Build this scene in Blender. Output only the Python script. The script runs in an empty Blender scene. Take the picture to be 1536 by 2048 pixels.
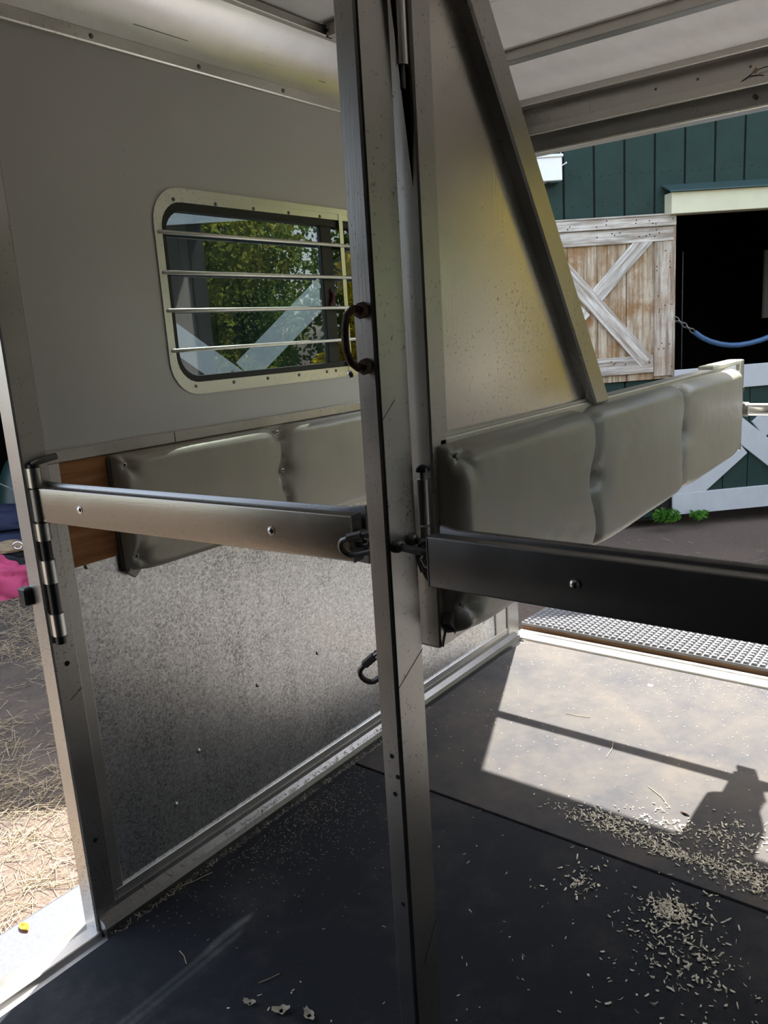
import bpy, bmesh, math, random
import numpy as np
from mathutils import Vector, Matrix, noise

random.seed(7)
rng = np.random.default_rng(11)
S = bpy.context.scene
COL = S.collection
PI = math.pi

# ------------------------------------------------------------------ camera
F_PX = 1574.534


def cam_axes(yaw, pitch, roll):
    cy, sy, cp, sp = math.cos(yaw), math.sin(yaw), math.cos(pitch), math.sin(pitch)
    f = Vector((-sy * cp, cy * cp, -sp))
    r = Vector((cy, sy, 0))
    d = f.cross(r)
    cr, sr = math.cos(roll), math.sin(roll)
    return r * cr + d * sr, d * cr - r * sr, f


r_, d_, f_ = cam_axes(math.radians(38.0569), math.radians(12.6702), math.radians(3.5409))
cam_data = bpy.data.cameras.new('camera')
cam = bpy.data.objects.new('camera', cam_data)
COL.objects.link(cam)
mw = Matrix.Identity(4)
for i in range(3):
    mw[i][0], mw[i][1], mw[i][2] = r_[i], -d_[i], -f_[i]
mw[2][3] = 1.42
cam.matrix_world = mw
cam_data.sensor_fit = 'VERTICAL'
cam_data.sensor_height = 24.0
cam_data.lens = 24.0 * F_PX / 2048.0
cam_data.clip_start = 0.02
cam_data.clip_end = 300
S.camera = cam

# ------------------------------------------------------------------ light
SUN_DIR = Vector((0.21, -0.52, -1.0)).normalized()      # the way the light travels
SKY_STRENGTH = 0.44
SUN_STRENGTH = 12.0
EXPOSURE = 0.75

world = bpy.data.worlds.new('sky')
S.world = world
world.use_nodes = True
wn = world.node_tree.nodes
wn.clear()
sky = wn.new('ShaderNodeTexSky')
sky.sky_type = 'NISHITA'
sky.sun_disc = False
sky.sun_elevation = math.asin(-SUN_DIR.z)
sky.sun_rotation = math.atan2(-SUN_DIR.x, -SUN_DIR.y)
sky.dust_density = 2.5
bg = wn.new('ShaderNodeBackground')
bg.inputs['Strength'].default_value = SKY_STRENGTH
wo = wn.new('ShaderNodeOutputWorld')
hs_ = wn.new('ShaderNodeHueSaturation')
hs_.inputs['Saturation'].default_value = .62
world.node_tree.links.new(sky.outputs[0], hs_.inputs['Color'])
world.node_tree.links.new(hs_.outputs[0], bg.inputs[0])
world.node_tree.links.new(bg.outputs[0], wo.inputs[0])

sun_d = bpy.data.lights.new('sun', 'SUN')
sun_d.energy = SUN_STRENGTH
sun_d.angle = math.radians(0.53)
sun_d.color = (1.0, 0.965, 0.91)
sun = bpy.data.objects.new('sun', sun_d)
COL.objects.link(sun)
sun.rotation_euler = SUN_DIR.to_track_quat('-Z', 'Y').to_euler()
sun.location = (-4, 10, 20)

S.view_settings.view_transform = 'Standard'
S.view_settings.look = 'None'
S.view_settings.exposure = EXPOSURE
S.view_settings.gamma = 1
S.view_settings.use_curve_mapping = False

# ------------------------------------------------------------------ materials


class NT:
    def __init__(s, name):
        s.m = bpy.data.materials.new(name)
        s.m.use_nodes = True
        s.t = s.m.node_tree
        s.n = s.t.nodes
        s.b = s.n['Principled BSDF']
        s.out = s.n['Material Output']
        s.geo = None

    def new(s, t, **k):
        n = s.n.new(t)
        for a, v in k.items():
            setattr(n, a, v)
        return n

    def link(s, a, b):
        s.t.links.new(a, b)

    def pos(s, scale=(1, 1, 1), rot=(0, 0, 0)):
        if s.geo is None:
            s.geo = s.new('ShaderNodeTexCoord')
        mp = s.new('ShaderNodeMapping')
        mp.inputs['Scale'].default_value = scale
        mp.inputs['Rotation'].default_value = rot
        s.link(s.geo.outputs['Object'], mp.inputs[0])
        return mp.outputs[0]

    def noise(s, vec, scale, detail=4, rough=.6):
        n = s.new('ShaderNodeTexNoise')
        n.inputs['Scale'].default_value = scale
        n.inputs['Detail'].default_value = detail
        n.inputs['Roughness'].default_value = rough
        s.link(vec, n.inputs['Vector'])
        return n.outputs['Fac']

    def ramp(s, fac, *stops):
        r = s.new('ShaderNodeValToRGB')
        e = r.color_ramp.elements
        while len(e) < len(stops):
            e.new(.5)
        for el, (p, c) in zip(e, stops):
            el.position = p
            el.color = (c[0], c[1], c[2], 1) if isinstance(c, (tuple, list)) else (c, c, c, 1)
        s.link(fac, r.inputs[0])
        return r.outputs[0]

    def mix(s, fac, a, b):
        m = s.new('ShaderNodeMix', data_type='RGBA')
        for sock, v in ((m.inputs[0], fac), (m.inputs[6], a), (m.inputs[7], b)):
            if hasattr(v, 'is_linked'):
                s.link(v, sock)
            elif isinstance(v, (tuple, list)):
                sock.default_value = (v[0], v[1], v[2], 1)
            else:
                sock.default_value = v
        return m.outputs[2]

    def math(s, op, a, b=0.0):
        m = s.new('ShaderNodeMath', operation=op)
        for sock, v in ((m.inputs[0], a), (m.inputs[1], b)):
            if hasattr(v, 'is_linked'):
                s.link(v, sock)
            else:
                sock.default_value = v
        return m.outputs[0]

    def bump(s, h, strength=.3, dist=.01):
        b = s.new('ShaderNodeBump')
        b.inputs['Strength'].default_value = strength
        b.inputs['Distance'].default_value = dist
        s.link(h, b.inputs['Height'])
        s.link(b.outputs[0], s.b.inputs['Normal'])
        return b

    def set(s, **k):
        for a, v in k.items():
            sock = s.b.inputs[a]
            if hasattr(v, 'is_linked'):
                s.link(v, sock)
            elif isinstance(v, (tuple, list)):
                sock.default_value = (v[0], v[1], v[2], 1)
            else:
                sock.default_value = v


def plain(name, col, rough=.5, metal=0.0, var=.15, scale=6.0, bump=0.0, bscale=60.0, spec=.5):
    t = NT(name)
    v = t.pos()
    n = t.noise(v, scale)
    lo = tuple(c * (1 - var) for c in col)
    hi = tuple(min(1, c * (1 + var)) for c in col)
    t.set(**{'Base Color': t.ramp(n, (.3, lo), (.7, hi)), 'Roughness': rough, 'Metallic': metal,
             'Specular IOR Level': spec})
    if bump:
        t.bump(t.noise(v, bscale, 6), bump, .004)
    return t.m


def aluminium(name, col, rough=.36, specks=.5, stretch=(1, 1, .04), metal=.95, dirt=(.10, .085, .07), thr=.70):
    """Mill-finish aluminium: fine drawn grain, cloudy oxide, small dark pits and smears."""
    t = NT(name)
    v = t.pos()
    cloud = t.noise(v, 5.0, 5)
    grain = t.noise(t.pos(stretch), 260.0, 2)
    pits = t.noise(v, 130.0, 4, .8)
    patch = t.noise(v, 3.0, 2)
    base = t.ramp(cloud, (.25, tuple(c * .82 for c in col)), (.75, col))
    pm = t.ramp(t.math('ADD', pits, t.math('MULTIPLY', patch, .30)), (thr + .06, 0), (thr + .13, specks))
    c = t.mix(pm, base, dirt)
    t.set(**{'Base Color': c, 'Metallic': metal})
    rr = t.math('ADD', t.math('MULTIPLY', cloud, .22), rough - .11)
    t.set(Roughness=t.math('ADD', rr, t.math('MULTIPLY', pm, .3)))
    t.bump(grain, .05, .002)
    return t.m


def galvanised():
    t = NT('galvanised_sheet')
    v = t.pos()
    vo = t.new('ShaderNodeTexVoronoi')
    vo.inputs['Scale'].default_value = 150
    t.link(v, vo.inputs['Vector'])
    cell = t.ramp(vo.outputs['Color'], (.1, .58), (.9, .90))
    sp = t.noise(v, 170.0, 4, .75)
    patch = t.noise(v, 2.6, 4)
    smear = t.noise(t.pos((1, 1, .25)), 16.0, 4)
    k = t.math('ADD', t.math('ADD', sp, t.math('MULTIPLY', patch, .22)), t.math('MULTIPLY', smear, .22))
    dark = t.ramp(k, (.74, 0), (.86, .72))
    t.set(**{'Base Color': t.mix(dark, cell, (.12, .125, .12)), 'Metallic': .92,
             'Roughness': t.math('ADD', t.math('MULTIPLY', sp, .18), .23)})
    t.bump(sp, .10, .002)
    return t.m


def rubber(name, dark, dust, dust_lo, dust_hi, k=620.0):
    t = NT(name)
    v = t.pos()
    sx = t.new('ShaderNodeSeparateXYZ')
    t.link(v, sx.inputs[0])
    a = t.math('ADD', sx.outputs[0], sx.outputs[1])
    b = t.math('SUBTRACT', sx.outputs[0], sx.outputs[1])
    h = t.math('MULTIPLY', t.math('SINE', t.math('MULTIPLY', a, k)), t.math('SINE', t.math('MULTIPLY', b, k)))
    h = t.math('ADD', t.math('MULTIPLY', h, .5), .5)
    cl = t.noise(v, 3.2, 6, .7)
    cl2 = t.noise(v, 22.0, 4, .7)
    d = t.ramp(t.math('ADD', cl, t.math('MULTIPLY', cl2, .25)), (dust_lo, 0), (dust_hi, 1))
    base = t.mix(h, tuple(c * .55 for c in dark), tuple(c * 1.35 for c in dark))
    warm = t.mix(t.noise(v, 5.0, 3), tuple(c * .93 for c in dust), (dust[0] * 1.1, dust[1], dust[2] * .86))
    low = t.mix(t.math('MULTIPLY', h, .35), warm, tuple(c * .55 for c in dust))
    t.set(**{'Base Color': t.mix(d, base, low), 'Roughness': .75, 'Specular IOR Level': .18})
    t.bump(h, .55, .0016)
    return t.m


def vinyl(name, col):
    t = NT(name)
    v = t.pos()
    n = t.noise(v, 160.0, 4, .7)
    cr = t.noise(t.pos((1, .6, 1)), 34.0, 5, .75)
    cl = t.noise(v, 4.0, 3)
    t.set(**{'Base Color': t.ramp(cl, (.3, tuple(c * .86 for c in col)), (.7, col)), 'Roughness': t.math('ADD', t.math('MULTIPLY', cr, .22), .28),
             'Metallic': .2, 'Specular IOR Level': .6})
    t.bump(t.math('ADD', t.math('MULTIPLY', n, .5), t.math('MULTIPLY', cr, .7)), .24, .003)
    return t.m


def weathered(name, light, dark, stain, axis, stain_amt=.55, turn=0.0):
    """Weathered timber with the grain along the given axis."""
    t = NT(name)
    sc = [34, 34, 34]
    sc['xyz'.index(axis)] = 2.2
    if turn:
        mp = t.new('ShaderNodeMapping')
        mp.inputs['Scale'].default_value = sc
        t.link(t.pos((1, 1, 1), (0, turn, 0)), mp.inputs[0])
        g = t.noise(mp.outputs[0], 1.0, 6, .65)
    else:
        g = t.noise(t.pos(tuple(sc)), 1.0, 6, .65)
    st = t.noise(t.pos(), 4.2, 5, .7)
    c = t.ramp(g, (.36, dark), (.5, tuple((a + b) / 2 for a, b in zip(light, dark))), (.60, light))
    t.set(**{'Base Color': t.mix(t.ramp(st, (.44, 0), (.62, stain_amt)), c, stain), 'Roughness': .85,
             'Specular IOR Level': .15})
    t.bump(g, .35, .004)
    return t.m


def glass(name, tint):
    t = NT(name)
    t.n.remove(t.b)
    tr = t.new('ShaderNodeBsdfTransparent')
    tr.inputs[0].default_value = (*tint, 1)
    gl = t.new('ShaderNodeBsdfGlossy')
    gl.inputs['Roughness'].default_value = .004
    gl.inputs['Color'].default_value = (1, 1, 1, 1)
    lw = t.new('ShaderNodeLayerWeight')
    f5 = t.math('ADD', t.math('MULTIPLY', t.math('POWER', lw.outputs['Facing'], 5.0), .91), .09)
    mx = t.new('ShaderNodeMixShader')
    t.link(f5, mx.inputs[0])
    t.link(tr.outputs[0], mx.inputs[1])
    t.link(gl.outputs[0], mx.inputs[2])
    t.link(mx.outputs[0], t.out.inputs[0])
    return t.m


def leaf_mat(name, a, b, scale=1.1):
    t = NT(name)
    v = t.pos()
    n = t.noise(v, scale, 3)
    n2 = t.noise(v, 14.0, 2)
    c = t.ramp(t.math('ADD', t.math('MULTIPLY', n, .5), t.math('MULTIPLY', n2, .5)), (.35, a), (.65, b))
    t.n.remove(t.b)
    df = t.new('ShaderNodeBsdfDiffuse')
    tl = t.new('ShaderNodeBsdfTranslucent')
    mx = t.new('ShaderNodeMixShader')
    mx.inputs[0].default_value = .45
    t.link(c, df.inputs[0])
    t.link(c, tl.inputs[0])
    t.link(df.outputs[0], mx.inputs[1])
    t.link(tl.outputs[0], mx.inputs[2])
    t.link(mx.outputs[0], t.out.inputs[0])
    return t.m


def ground_mat():
    t = NT('dirt_yard')
    v = t.pos()
    f = t.noise(v, 26.0, 8, .8)
    m = t.noise(v, 1.3, 5, .7)
    vo = t.new('ShaderNodeTexVoronoi')
    vo.inputs['Scale'].default_value = 75
    t.link(v, vo.inputs['Vector'])
    c = t.mix(t.ramp(m, (.38, 0), (.62, 1)), (.070, .062, .056), (.135, .108, .088))
    sx = t.new('ShaderNodeSeparateXYZ')
    t.link(v, sx.inputs[0])
    edge = t.math('ADD', t.math('ABSOLUTE', t.math('ADD', sx.outputs[0], 2.2)), t.math('MULTIPLY', t.math('SUBTRACT', m, .5), 1.6))
    fine = t.noise(v, 60.0, 4, .8)
    c = t.mix(t.math('MULTIPLY', t.ramp(edge, (.8, .85), (1.25, 0)), t.ramp(fine, (.30, .5), (.55, 1))), c, (.20, .150, .118))
    c = t.mix(t.ramp(f, (.58, 0), (.72, .7)), c, (.30, .24, .17))
    c = t.mix(t.ramp(f, (.28, .8), (.42, 0)), c, (.03, .028, .027))
    t.set(**{'Base Color': c, 'Roughness': .95, 'Specular IOR Level': .1})
    t.bump(t.math('ADD', f, vo.outputs['Distance']), .6, .02)
    return t.m


MAT = dict(
    post=aluminium('post_aluminium', (.54, .52, .49), .33, .8),
    rail=aluminium('rail_aluminium', (.62, .60, .56), .40, .5, (.04, .04, 1)),
    bar=aluminium('bar_aluminium', (.30, .27, .225), .27, .6, (.03, 1, 1)),
    barx=aluminium('worn_bar_aluminium', (.30, .295, .29), .36, .7, (.03, 1, 1)),
    panel=aluminium('brushed_panel', (.76, .70, .63), .24, .4, (1, 1, .02), thr=.72),
    cove=aluminium('bright_cove', (.93, .92, .89), .34, .5, (1, .02, 1), .95, (.2, .18, .13), .74),
    frame=aluminium('window_aluminium', (.78, .77, .70), .32, .4),
    chrome=plain('chrome_tube', (.78, .77, .76), .14, 1.0, .04),
    hinge=plain('zinc_sleeve', (.66, .65, .63), .28, 1.0, .1, 30),
    steel=plain('dark_steel', (.20, .195, .19), .42, .9, .25, 40, .2),
    dim_lining=plain('added_dark_lining', (.035, .035, .037), .95, 0, .2, 30, .3),  # dark lining added on unseen nose walls and door to dim reflections and bounce
    rust=plain('rusty_steel', (.085, .055, .042), .65, .55, .4, 60, .5),
    black=plain('black_plastic', (.012, .012, .013), .3, 0, .1),
    seal=plain('black_rubber_seal', (.008, .009, .010), .45, 0, .1),
    hole=plain('dark_void', (.006, .006, .006), .9, 0, .0),
    wall=None, galv=galvanised(),
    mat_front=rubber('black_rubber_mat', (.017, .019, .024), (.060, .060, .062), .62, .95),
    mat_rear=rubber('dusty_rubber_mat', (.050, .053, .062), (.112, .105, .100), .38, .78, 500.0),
    deck=plain('deck_metal', (.30, .30, .30), .5, .6, .2, 12),
    ceiling=None,
    vinyl=vinyl('grey_vinyl', (.43, .405, .33)),
    vinyl_shade=vinyl('shaded_vinyl', (.10, .09, .08)),  # grey vinyl darkened: shade painted on the end fold, flap and button pits
    ply=weathered('stained_plywood', (.52, .25, .11), (.33, .14, .06), (.22, .095, .045), 'y', .35),
    cream=plain('cream_plastic', (.74, .73, .58), .5, 0, .08),
    white=plain('gate_white_paint', (.52, .53, .535), .55, 0, .05, 9, .1),
    whitebox=plain('bright_white_paint', (.86, .86, .85), .5, 0, .03),
    lintel=plain('cream_paint', (.66, .63, .44), .55, 0, .05),
    green=plain('green_siding_paint', (.024, .046, .038), .75, 0, .12, 5, .25, 40, .2),
    green_dark=plain('dark_green_door_paint', (.010, .018, .015), .8, 0, .12, 5, .2, 40, .1),
    green_trim=plain('green_flashing', (.030, .062, .058), .6, 0, .05),
    barn_dark=plain('dark_barn_boards', (.020, .016, .013), .9, 0, .3),
    pale_board=plain('pale_board', (.55, .50, .42), .8, 0, .1),
    roof=plain('barn_roofing', (.10, .10, .10), .7, 0, .1),
    wood_x=weathered('grey_timber_across', (.68, .63, .56), (.25, .21, .17), (.36, .26, .17), 'x', .35),
    wood_up=weathered('grey_timber_rising', (.76, .72, .66), (.30, .26, .21), (.40, .30, .20), 'x', .25, math.radians(46)),
    wood_dn=weathered('grey_timber_falling', (.74, .69, .62), (.28, .23, .18), (.38, .24, .14), 'x', .3, math.radians(-48)),
    wood_z=weathered('grey_timber_upright', (.60, .53, .44), (.24, .18, .13), (.30, .17, .075), 'z', .5),
    wood_b=weathered('stained_door_board', (.58, .49, .37), (.27, .18, .10), (.27, .125, .035), 'z', .75),
    ramp_wood=weathered('ramp_timber', (.26, .15, .08), (.11, .06, .035), (.08, .045, .03), 'x', .4),
    ramp_rub=plain('studded_rubber', (.17, .17, .175), .7, 0, .12, 20, .2),
    ground=ground_mat(),
    straw=plain('straw', (.42, .33, .21), .7, 0, .35, 25),
    shaving=plain('wood_shaving', (.70, .64, .51), .7, 0, .25, 25),
    fleck=plain('chaff', (.42, .36, .26), .8, 0, .3, 30),
    bark=plain('tree_bark', (.10, .075, .05), .9, 0, .3, 8, .6),
    leaf1=leaf_mat('yellow_green_leaves', (.52, .44, .03), (.84, .70, .05)),
    leaf3=leaf_mat('mixed_green_leaves', (.09, .17, .03), (.42, .42, .08)),
    leaf2=leaf_mat('green_leaves', (.09, .18, .04), (.27, .36, .08)),
    weed=leaf_mat('weed_leaves', (.07, .20, .03), (.14, .32, .05), 12),
    pink=plain('pink_fleece', (.50, .060, .15), .85, 0, .12, 5, .15),
    navy=plain('navy_canvas', (.005, .010, .036), .8, 0, .2, 8, .2),
    blackcloth=plain('black_cloth', (.012, .012, .016), .9, 0, .2, 8, .2),
    tan=plain('tan_canvas', (.26, .19, .11), .8, 0, .2, 20, .2),
    olive=plain('dark_green_plastic', (.010, .030, .026), .4, 0, .1),
    whitecloth=plain('white_cloth', (.72, .72, .78), .8, 0, .05),
    blue=plain('blue_hose', (.045, .105, .21), .35, 0, .1),
    fender=plain('fender_plate', (.105, .112, .128), .5, .2, .12, 90, .15, 200),
    amber=plain('yellow_leaf', (.62, .33, .03), .6, 0, .2, 60),
    dryleaf=plain('dry_leaf', (.68, .62, .50), .7, 0, .2, 60),
)


def wall_paint():
    t = NT('grey_wall_sheet')
    v = t.pos()
    sp = t.noise(v, 55.0, 4, .8)
    pz = t.noise(v, 4.5, 3)
    k = t.ramp(t.math('ADD', sp, t.math('MULTIPLY', pz, .25)), (.83, 0), (.90, .8))
    sm = t.noise(v, 1.5, 3)
    c = t.ramp(sm, (.3, (.60, .595, .57)), (.7, (.66, .655, .63)))
    t.set(**{'Base Color': t.mix(k, c, (.10, .075, .055)), 'Roughness': .38, 'Specular IOR Level': .55, 'Metallic': .15})
    return t.m


def ceiling_paint():
    t = NT('white_ceiling_sheet')
    v = t.pos()
    sm = t.noise(t.pos((1, .35, 1)), 7.0, 4, .7)
    c = t.ramp(sm, (.35, (.86, .84, .82)), (.62, (.93, .925, .92)))
    t.set(**{'Base Color': c, 'Roughness': .5, 'Specular IOR Level': .3})
    return t.m


MAT['wall'] = wall_paint()
MAT['ceiling'] = ceiling_paint()
MAT['pane'] = glass('tinted_glass', (.55, .60, .59))
MAT['pane_clear'] = glass('clear_glass', (.93, .95, .94))
MAT['pane_dark'] = glass('sun_screen_glass', (.16, .17, .16))  # rear pane darkened like a bug screen to hold back the sun streak

# ------------------------------------------------------------------ builders


class G:
    """Collects shapes into one mesh."""

    def __init__(s):
        s.bm = bmesh.new()

    def box(s, a, b, bev=0.0, seg=1, rot=None):
        lo = [min(p, q) for p, q in zip(a, b)]
        hi = [max(p, q) for p, q in zip(a, b)]
        vs = [s.bm.verts.new((x, y, z)) for x in (lo[0], hi[0]) for y in (lo[1], hi[1]) for z in (lo[2], hi[2])]
        fs = [s.bm.faces.new([vs[i] for i in f]) for f in
              ((0, 1, 3, 2), (4, 6, 7, 5), (0, 4, 5, 1), (2, 3, 7, 6), (0, 2, 6, 4), (1, 5, 7, 3))]
        if rot is not None:
            c = Vector([(p + q) / 2 for p, q in zip(lo, hi)])
            for v in vs:
                v.co = c + rot @ (v.co - c)
        if bev:
            es = list({e for f in fs for e in f.edges})
            bmesh.ops.bevel(s.bm, geom=es, offset=bev, segments=seg, affect='EDGES', profile=.5)
        return s

    def prism(s, poly, axis, a, b, bev=0.0):
        def P(u, v, w):
            return {'x': (w, u, v), 'y': (u, w, v), 'z': (u, v, w)}[axis]
        A = [s.bm.verts.new(P(u, v, a)) for u, v in poly]
        B = [s.bm.verts.new(P(u, v, b)) for u, v in poly]
        n = len(poly)
        fs = [s.bm.faces.new(A), s.bm.faces.new(B[::-1])]
        for i in range(n):
            fs.append(s.bm.faces.new((A[i], B[i], B[(i + 1) % n], A[(i + 1) % n])))
        bmesh.ops.recalc_face_normals(s.bm, faces=fs)
        if bev:
            es = list({e for f in fs for e in f.edges})
            bmesh.ops.bevel(s.bm, geom=es, offset=bev, segments=1, affect='EDGES')
        return s

    def tube(s, pts, r, n=10, closed=False, cap=True):
        pts = [Vector(p) for p in pts]
        m = len(pts)
        rs = r if isinstance(r, (list, tuple)) else [r] * m
        rings = []
        up = None
        for i, p in enumerate(pts):
            q0 = pts[i - 1] if (i or closed) else p
            q1 = pts[(i + 1) % m] if (i < m - 1 or closed) else p
            t = (q1 - q0).normalized()
            if up is None:
                up = Vector((0, 0, 1)) if abs(t.z) < .9 else Vector((1, 0, 0))
            u = (up - t * up.dot(t))
            if u.length < 1e-6:
                u = t.orthogonal()
            u.normalize()
            up = u
            w = t.cross(u)
            rings.append([s.bm.verts.new(p + (u * math.cos(2 * PI * k / n) + w * math.sin(2 * PI * k / n)) * rs[i]) for k in range(n)])
        fs = []
        for i in range(m if closed else m - 1):
            A, B = rings[i], rings[(i + 1) % m]
            for k in range(n):
                fs.append(s.bm.faces.new((A[k], A[(k + 1) % n], B[(k + 1) % n], B[k])))
        if cap and not closed:
            fs.append(s.bm.faces.new(rings[0][::-1]))
            fs.append(s.bm.faces.new(rings[-1]))
        bmesh.ops.recalc_face_normals(s.bm, faces=fs)
        return s

    def cyl(s, a, b, r, n=16):
        return s.tube([a, b], r, n)

    def dome(s, c, axis, r, h, n=10, rings=3):
        """A rounded screw or rivet head on a surface, axis = outward."""
        c, axis = Vector(c), Vector(axis).normalized()
        u = axis.orthogonal().normalized()
        w = axis.cross(u)
        prev = None
        fs = []
        for i in range(rings + 1):
            a = (PI / 2) * i / rings
            rr, hh = r * math.cos(a), h * math.sin(a)
            if i == rings:
                top = s.bm.verts.new(c + axis * h)
                for k in range(n):
                    fs.append(s.bm.faces.new((prev[k], prev[(k + 1) % n], top)))
            else:
                ring = [s.bm.verts.new(c + axis * hh + (u * math.cos(2 * PI * k / n) + w * math.sin(2 * PI * k / n)) * rr) for k in range(n)]
                if prev:
                    for k in range(n):
                        fs.append(s.bm.faces.new((prev[k], prev[(k + 1) % n], ring[(k + 1) % n], ring[k])))
                else:
                    fs.append(s.bm.faces.new(ring[::-1]))
                prev = ring
        bmesh.ops.recalc_face_normals(s.bm, faces=fs)
        return s

    def loft(s, rows, cap=False):
        R = [[s.bm.verts.new(p) for p in row] for row in rows]
        fs = []
        for A, B in zip(R, R[1:]):
            for k in range(len(A) - 1):
                fs.append(s.bm.faces.new((A[k], A[k + 1], B[k + 1], B[k])))
        return s


BASE = {}
BARN = None


def thing(name, label, cat, base=(0, 0, 0), group=None, frame=None, kind=None):
    o = bpy.data.objects.new(name, None)
    COL.objects.link(o)
    o.empty_display_size = .1
    T = Matrix.Translation(base)
    o.matrix_world = (frame @ T) if frame is not None else T
    BASE[o.name] = Vector(base)
    if kind:
        o['kind'] = kind
    else:
        o['category'] = cat
    if label:
        o['label'] = label
    if group:
        o['group'] = group
    return o


def mesh_of(g, name, smooth):
    me = bpy.data.meshes.new(name)
    g.bm.to_mesh(me)
    g.bm.free()
    if smooth:
        me.polygons.foreach_set('use_smooth', [True] * len(me.polygons))
        me.set_sharp_from_angle(angle=math.radians(smooth if smooth > 1 else 21))
    return me


def obj(name, g, m, parent=None, smooth=0, label=None, cat=None, group=None, base=None, frame=None, kind=None):
    """Link one mesh object; vertices are given in the frame's coordinates."""
    me = g if isinstance(g, bpy.types.Mesh) else mesh_of(g, name, smooth)
    o = bpy.data.objects.new(name, me)
    COL.objects.link(o)
    if not me.materials:
        me.materials.append(MAT[m] if isinstance(m, str) else m)
    if parent is not None:
        b = BASE[parent.name]
        o.parent = parent
    else:
        b = Vector(base) if base is not None else Vector((0, 0, 0))
        T = Matrix.Translation(b)
        o.matrix_world = (frame @ T) if frame is not None else T
    BASE[o.name] = b
    if b.length and not getattr(me, 'shifted', False):
        me.transform(Matrix.Translation(-b))
    if label:
        o['label'] = label
    if cat:
        o['category'] = cat
    if group:
        o['group'] = group
    if kind:
        o['kind'] = kind
    return o


def rep(name, src, delta, parent):
    """A copy of a part sharing its mesh, moved by delta."""
    o = src.copy()
    COL.objects.link(o)
    o.name = name
    o.parent = parent
    o.location = src.location + Vector(delta)
    BASE[o.name] = BASE[parent.name]
    return o


def struct(name, g, m, parent=None, smooth=0, label=None):
    return obj(name, g, m, parent, smooth, label, kind=None if parent is not None else 'structure')


def quads_mesh(name, V, Fc, m):
    me = bpy.data.meshes.new(name)
    V = np.asarray(V, np.float32)
    Fc = np.asarray(Fc, np.int32)
    nf, k = Fc.shape
    me.vertices.add(len(V))
    me.vertices.foreach_set('co', V.ravel())
    me.loops.add(nf * k)
    me.loops.foreach_set('vertex_index', Fc.ravel())
    me.polygons.add(nf)
    me.polygons.foreach_set('loop_start', np.arange(0, nf * k, k, dtype=np.int32))
    me.update()
    me.validate()
    me.materials.append(MAT[m])
    return me


def chips(name, xy, z, length, width, m, curl=.0, tilt=.25, arr=None):
    """Little bent slivers with thickness: xy an (n,2) array, one mesh."""
    n = len(xy)
    L = rng.uniform(length[0], length[1], n)
    W = rng.uniform(width[0], width[1], n)
    th = rng.uniform(0, 2 * PI, n)
    ti = rng.normal(0, tilt, n)
    cu = np.abs(rng.normal(0, curl, n))
    V = np.zeros((n, 6 + 6, 3))
    for i, s in enumerate((-.5, 0, .5)):
        for j, (w, hh) in enumerate(((-.5, 0), (.5, 0), (.5, 1), (-.5, 1))):
            lx = s * L
            ly = w * W * (1.0 if i == 1 else .7)
            t = np.minimum(W * .22, .0016)
            lz = hh * t + cu * L * (4 * s * s) + s * L * np.sin(ti) + np.abs(L * .5 * np.sin(ti))
            V[:, i * 4 + j, 0] = xy[:, 0] + lx * np.cos(th) - ly * np.sin(th)
            V[:, i * 4 + j, 1] = xy[:, 1] + lx * np.sin(th) + ly * np.cos(th)
            V[:, i * 4 + j, 2] = z + .0004 + lz
    q = []
    for i in (0, 4):
        for j in range(4):
            q.append((i + j, i + (j + 1) % 4, i + 4 + (j + 1) % 4, i + 4 + j))
    q += [(3, 2, 1, 0), (8, 9, 10, 11)]
    q = np.array(q)
    Fc = (np.arange(n)[:, None, None] * 12 + q[None]).reshape(-1, 4)
    return quads_mesh(name, V.reshape(-1, 3), Fc, m)


# ================================================================== STRUCTURE
XL = -1.68        # inner face of the left wall
XR = 0.21         # inner face of the right wall
YF = 0.86         # front end of the stall walls
YB = 3.08         # rear end
ZC = 2.27         # ceiling
YN = -1.0         # nose of the trailer

# ---- ground
gy = G()
N = 40
gy.loft([[(-45 + 90 * i / N, -35 + 90 * j / N, -.53) for i in range(N + 1)] for j in range(N + 1)])
obj('ground', gy, 'ground', kind='structure')

# ---- floor deck
fl = thing('floor', None, None, (-.73, 1.0, 0), kind='structure')
g = G()
g.box((-1.72, YN, -.10), (.25, 3.10, -.012))
struct('deck_plate', g, 'deck', fl)
g = G()
g.box((-1.72, 3.096, -.07), (.25, 3.17, .003), .003)
g.box((-1.72, 3.085, -.012), (.25, 3.10, .006), .002)
struct('rear_sill', g, 'frame', fl)
g = G()
g.box((-1.70, 3.155, -.06), (.24, 3.18, .008), .003)
struct('sill_strip', g, 'frame', fl)

# side sill under the front doorway and the fender outside
g = G()
g.prism([(-1.738, -.10), (-1.738, -.003), (-1.70, .004), (-1.66, .004), (-1.655, -.02), (-1.70, -.10)], 'y', YN, .868, .002)
struct('side_sill', g, 'rail', fl)
fd = thing('fender', 'speckled grey metal fender step below the front doorway', 'fender', (-1.87, .2, -.53))
g = G()
g.prism([(-1.740, -.13), (-1.740, -.055), (-1.84, -.055), (-1.85, -.066), (-1.96, -.066), (-1.99, -.085), (-1.995, -.20), (-1.985, -.20), (-1.98, -.095), (-1.95, -.09), (-1.78, -.085), (-1.76, -.13)], 'y', -1.0, 2.3)
obj('tread_plate', g, 'fender', fd)
g = G()
g.box((-1.985, -1.0, -.53), (-1.97, 2.3, -.19), .004)
obj('skirt', g, 'fender', fd)

# ---- left wall
wl = thing('wall_left', None, None, (-1.70, 2.0, 0), kind='structure')
WY0, WY1, WZ0, WZ1, WR = 1.295, 2.655, 1.295, 1.812, .088   # window frame outer


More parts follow.
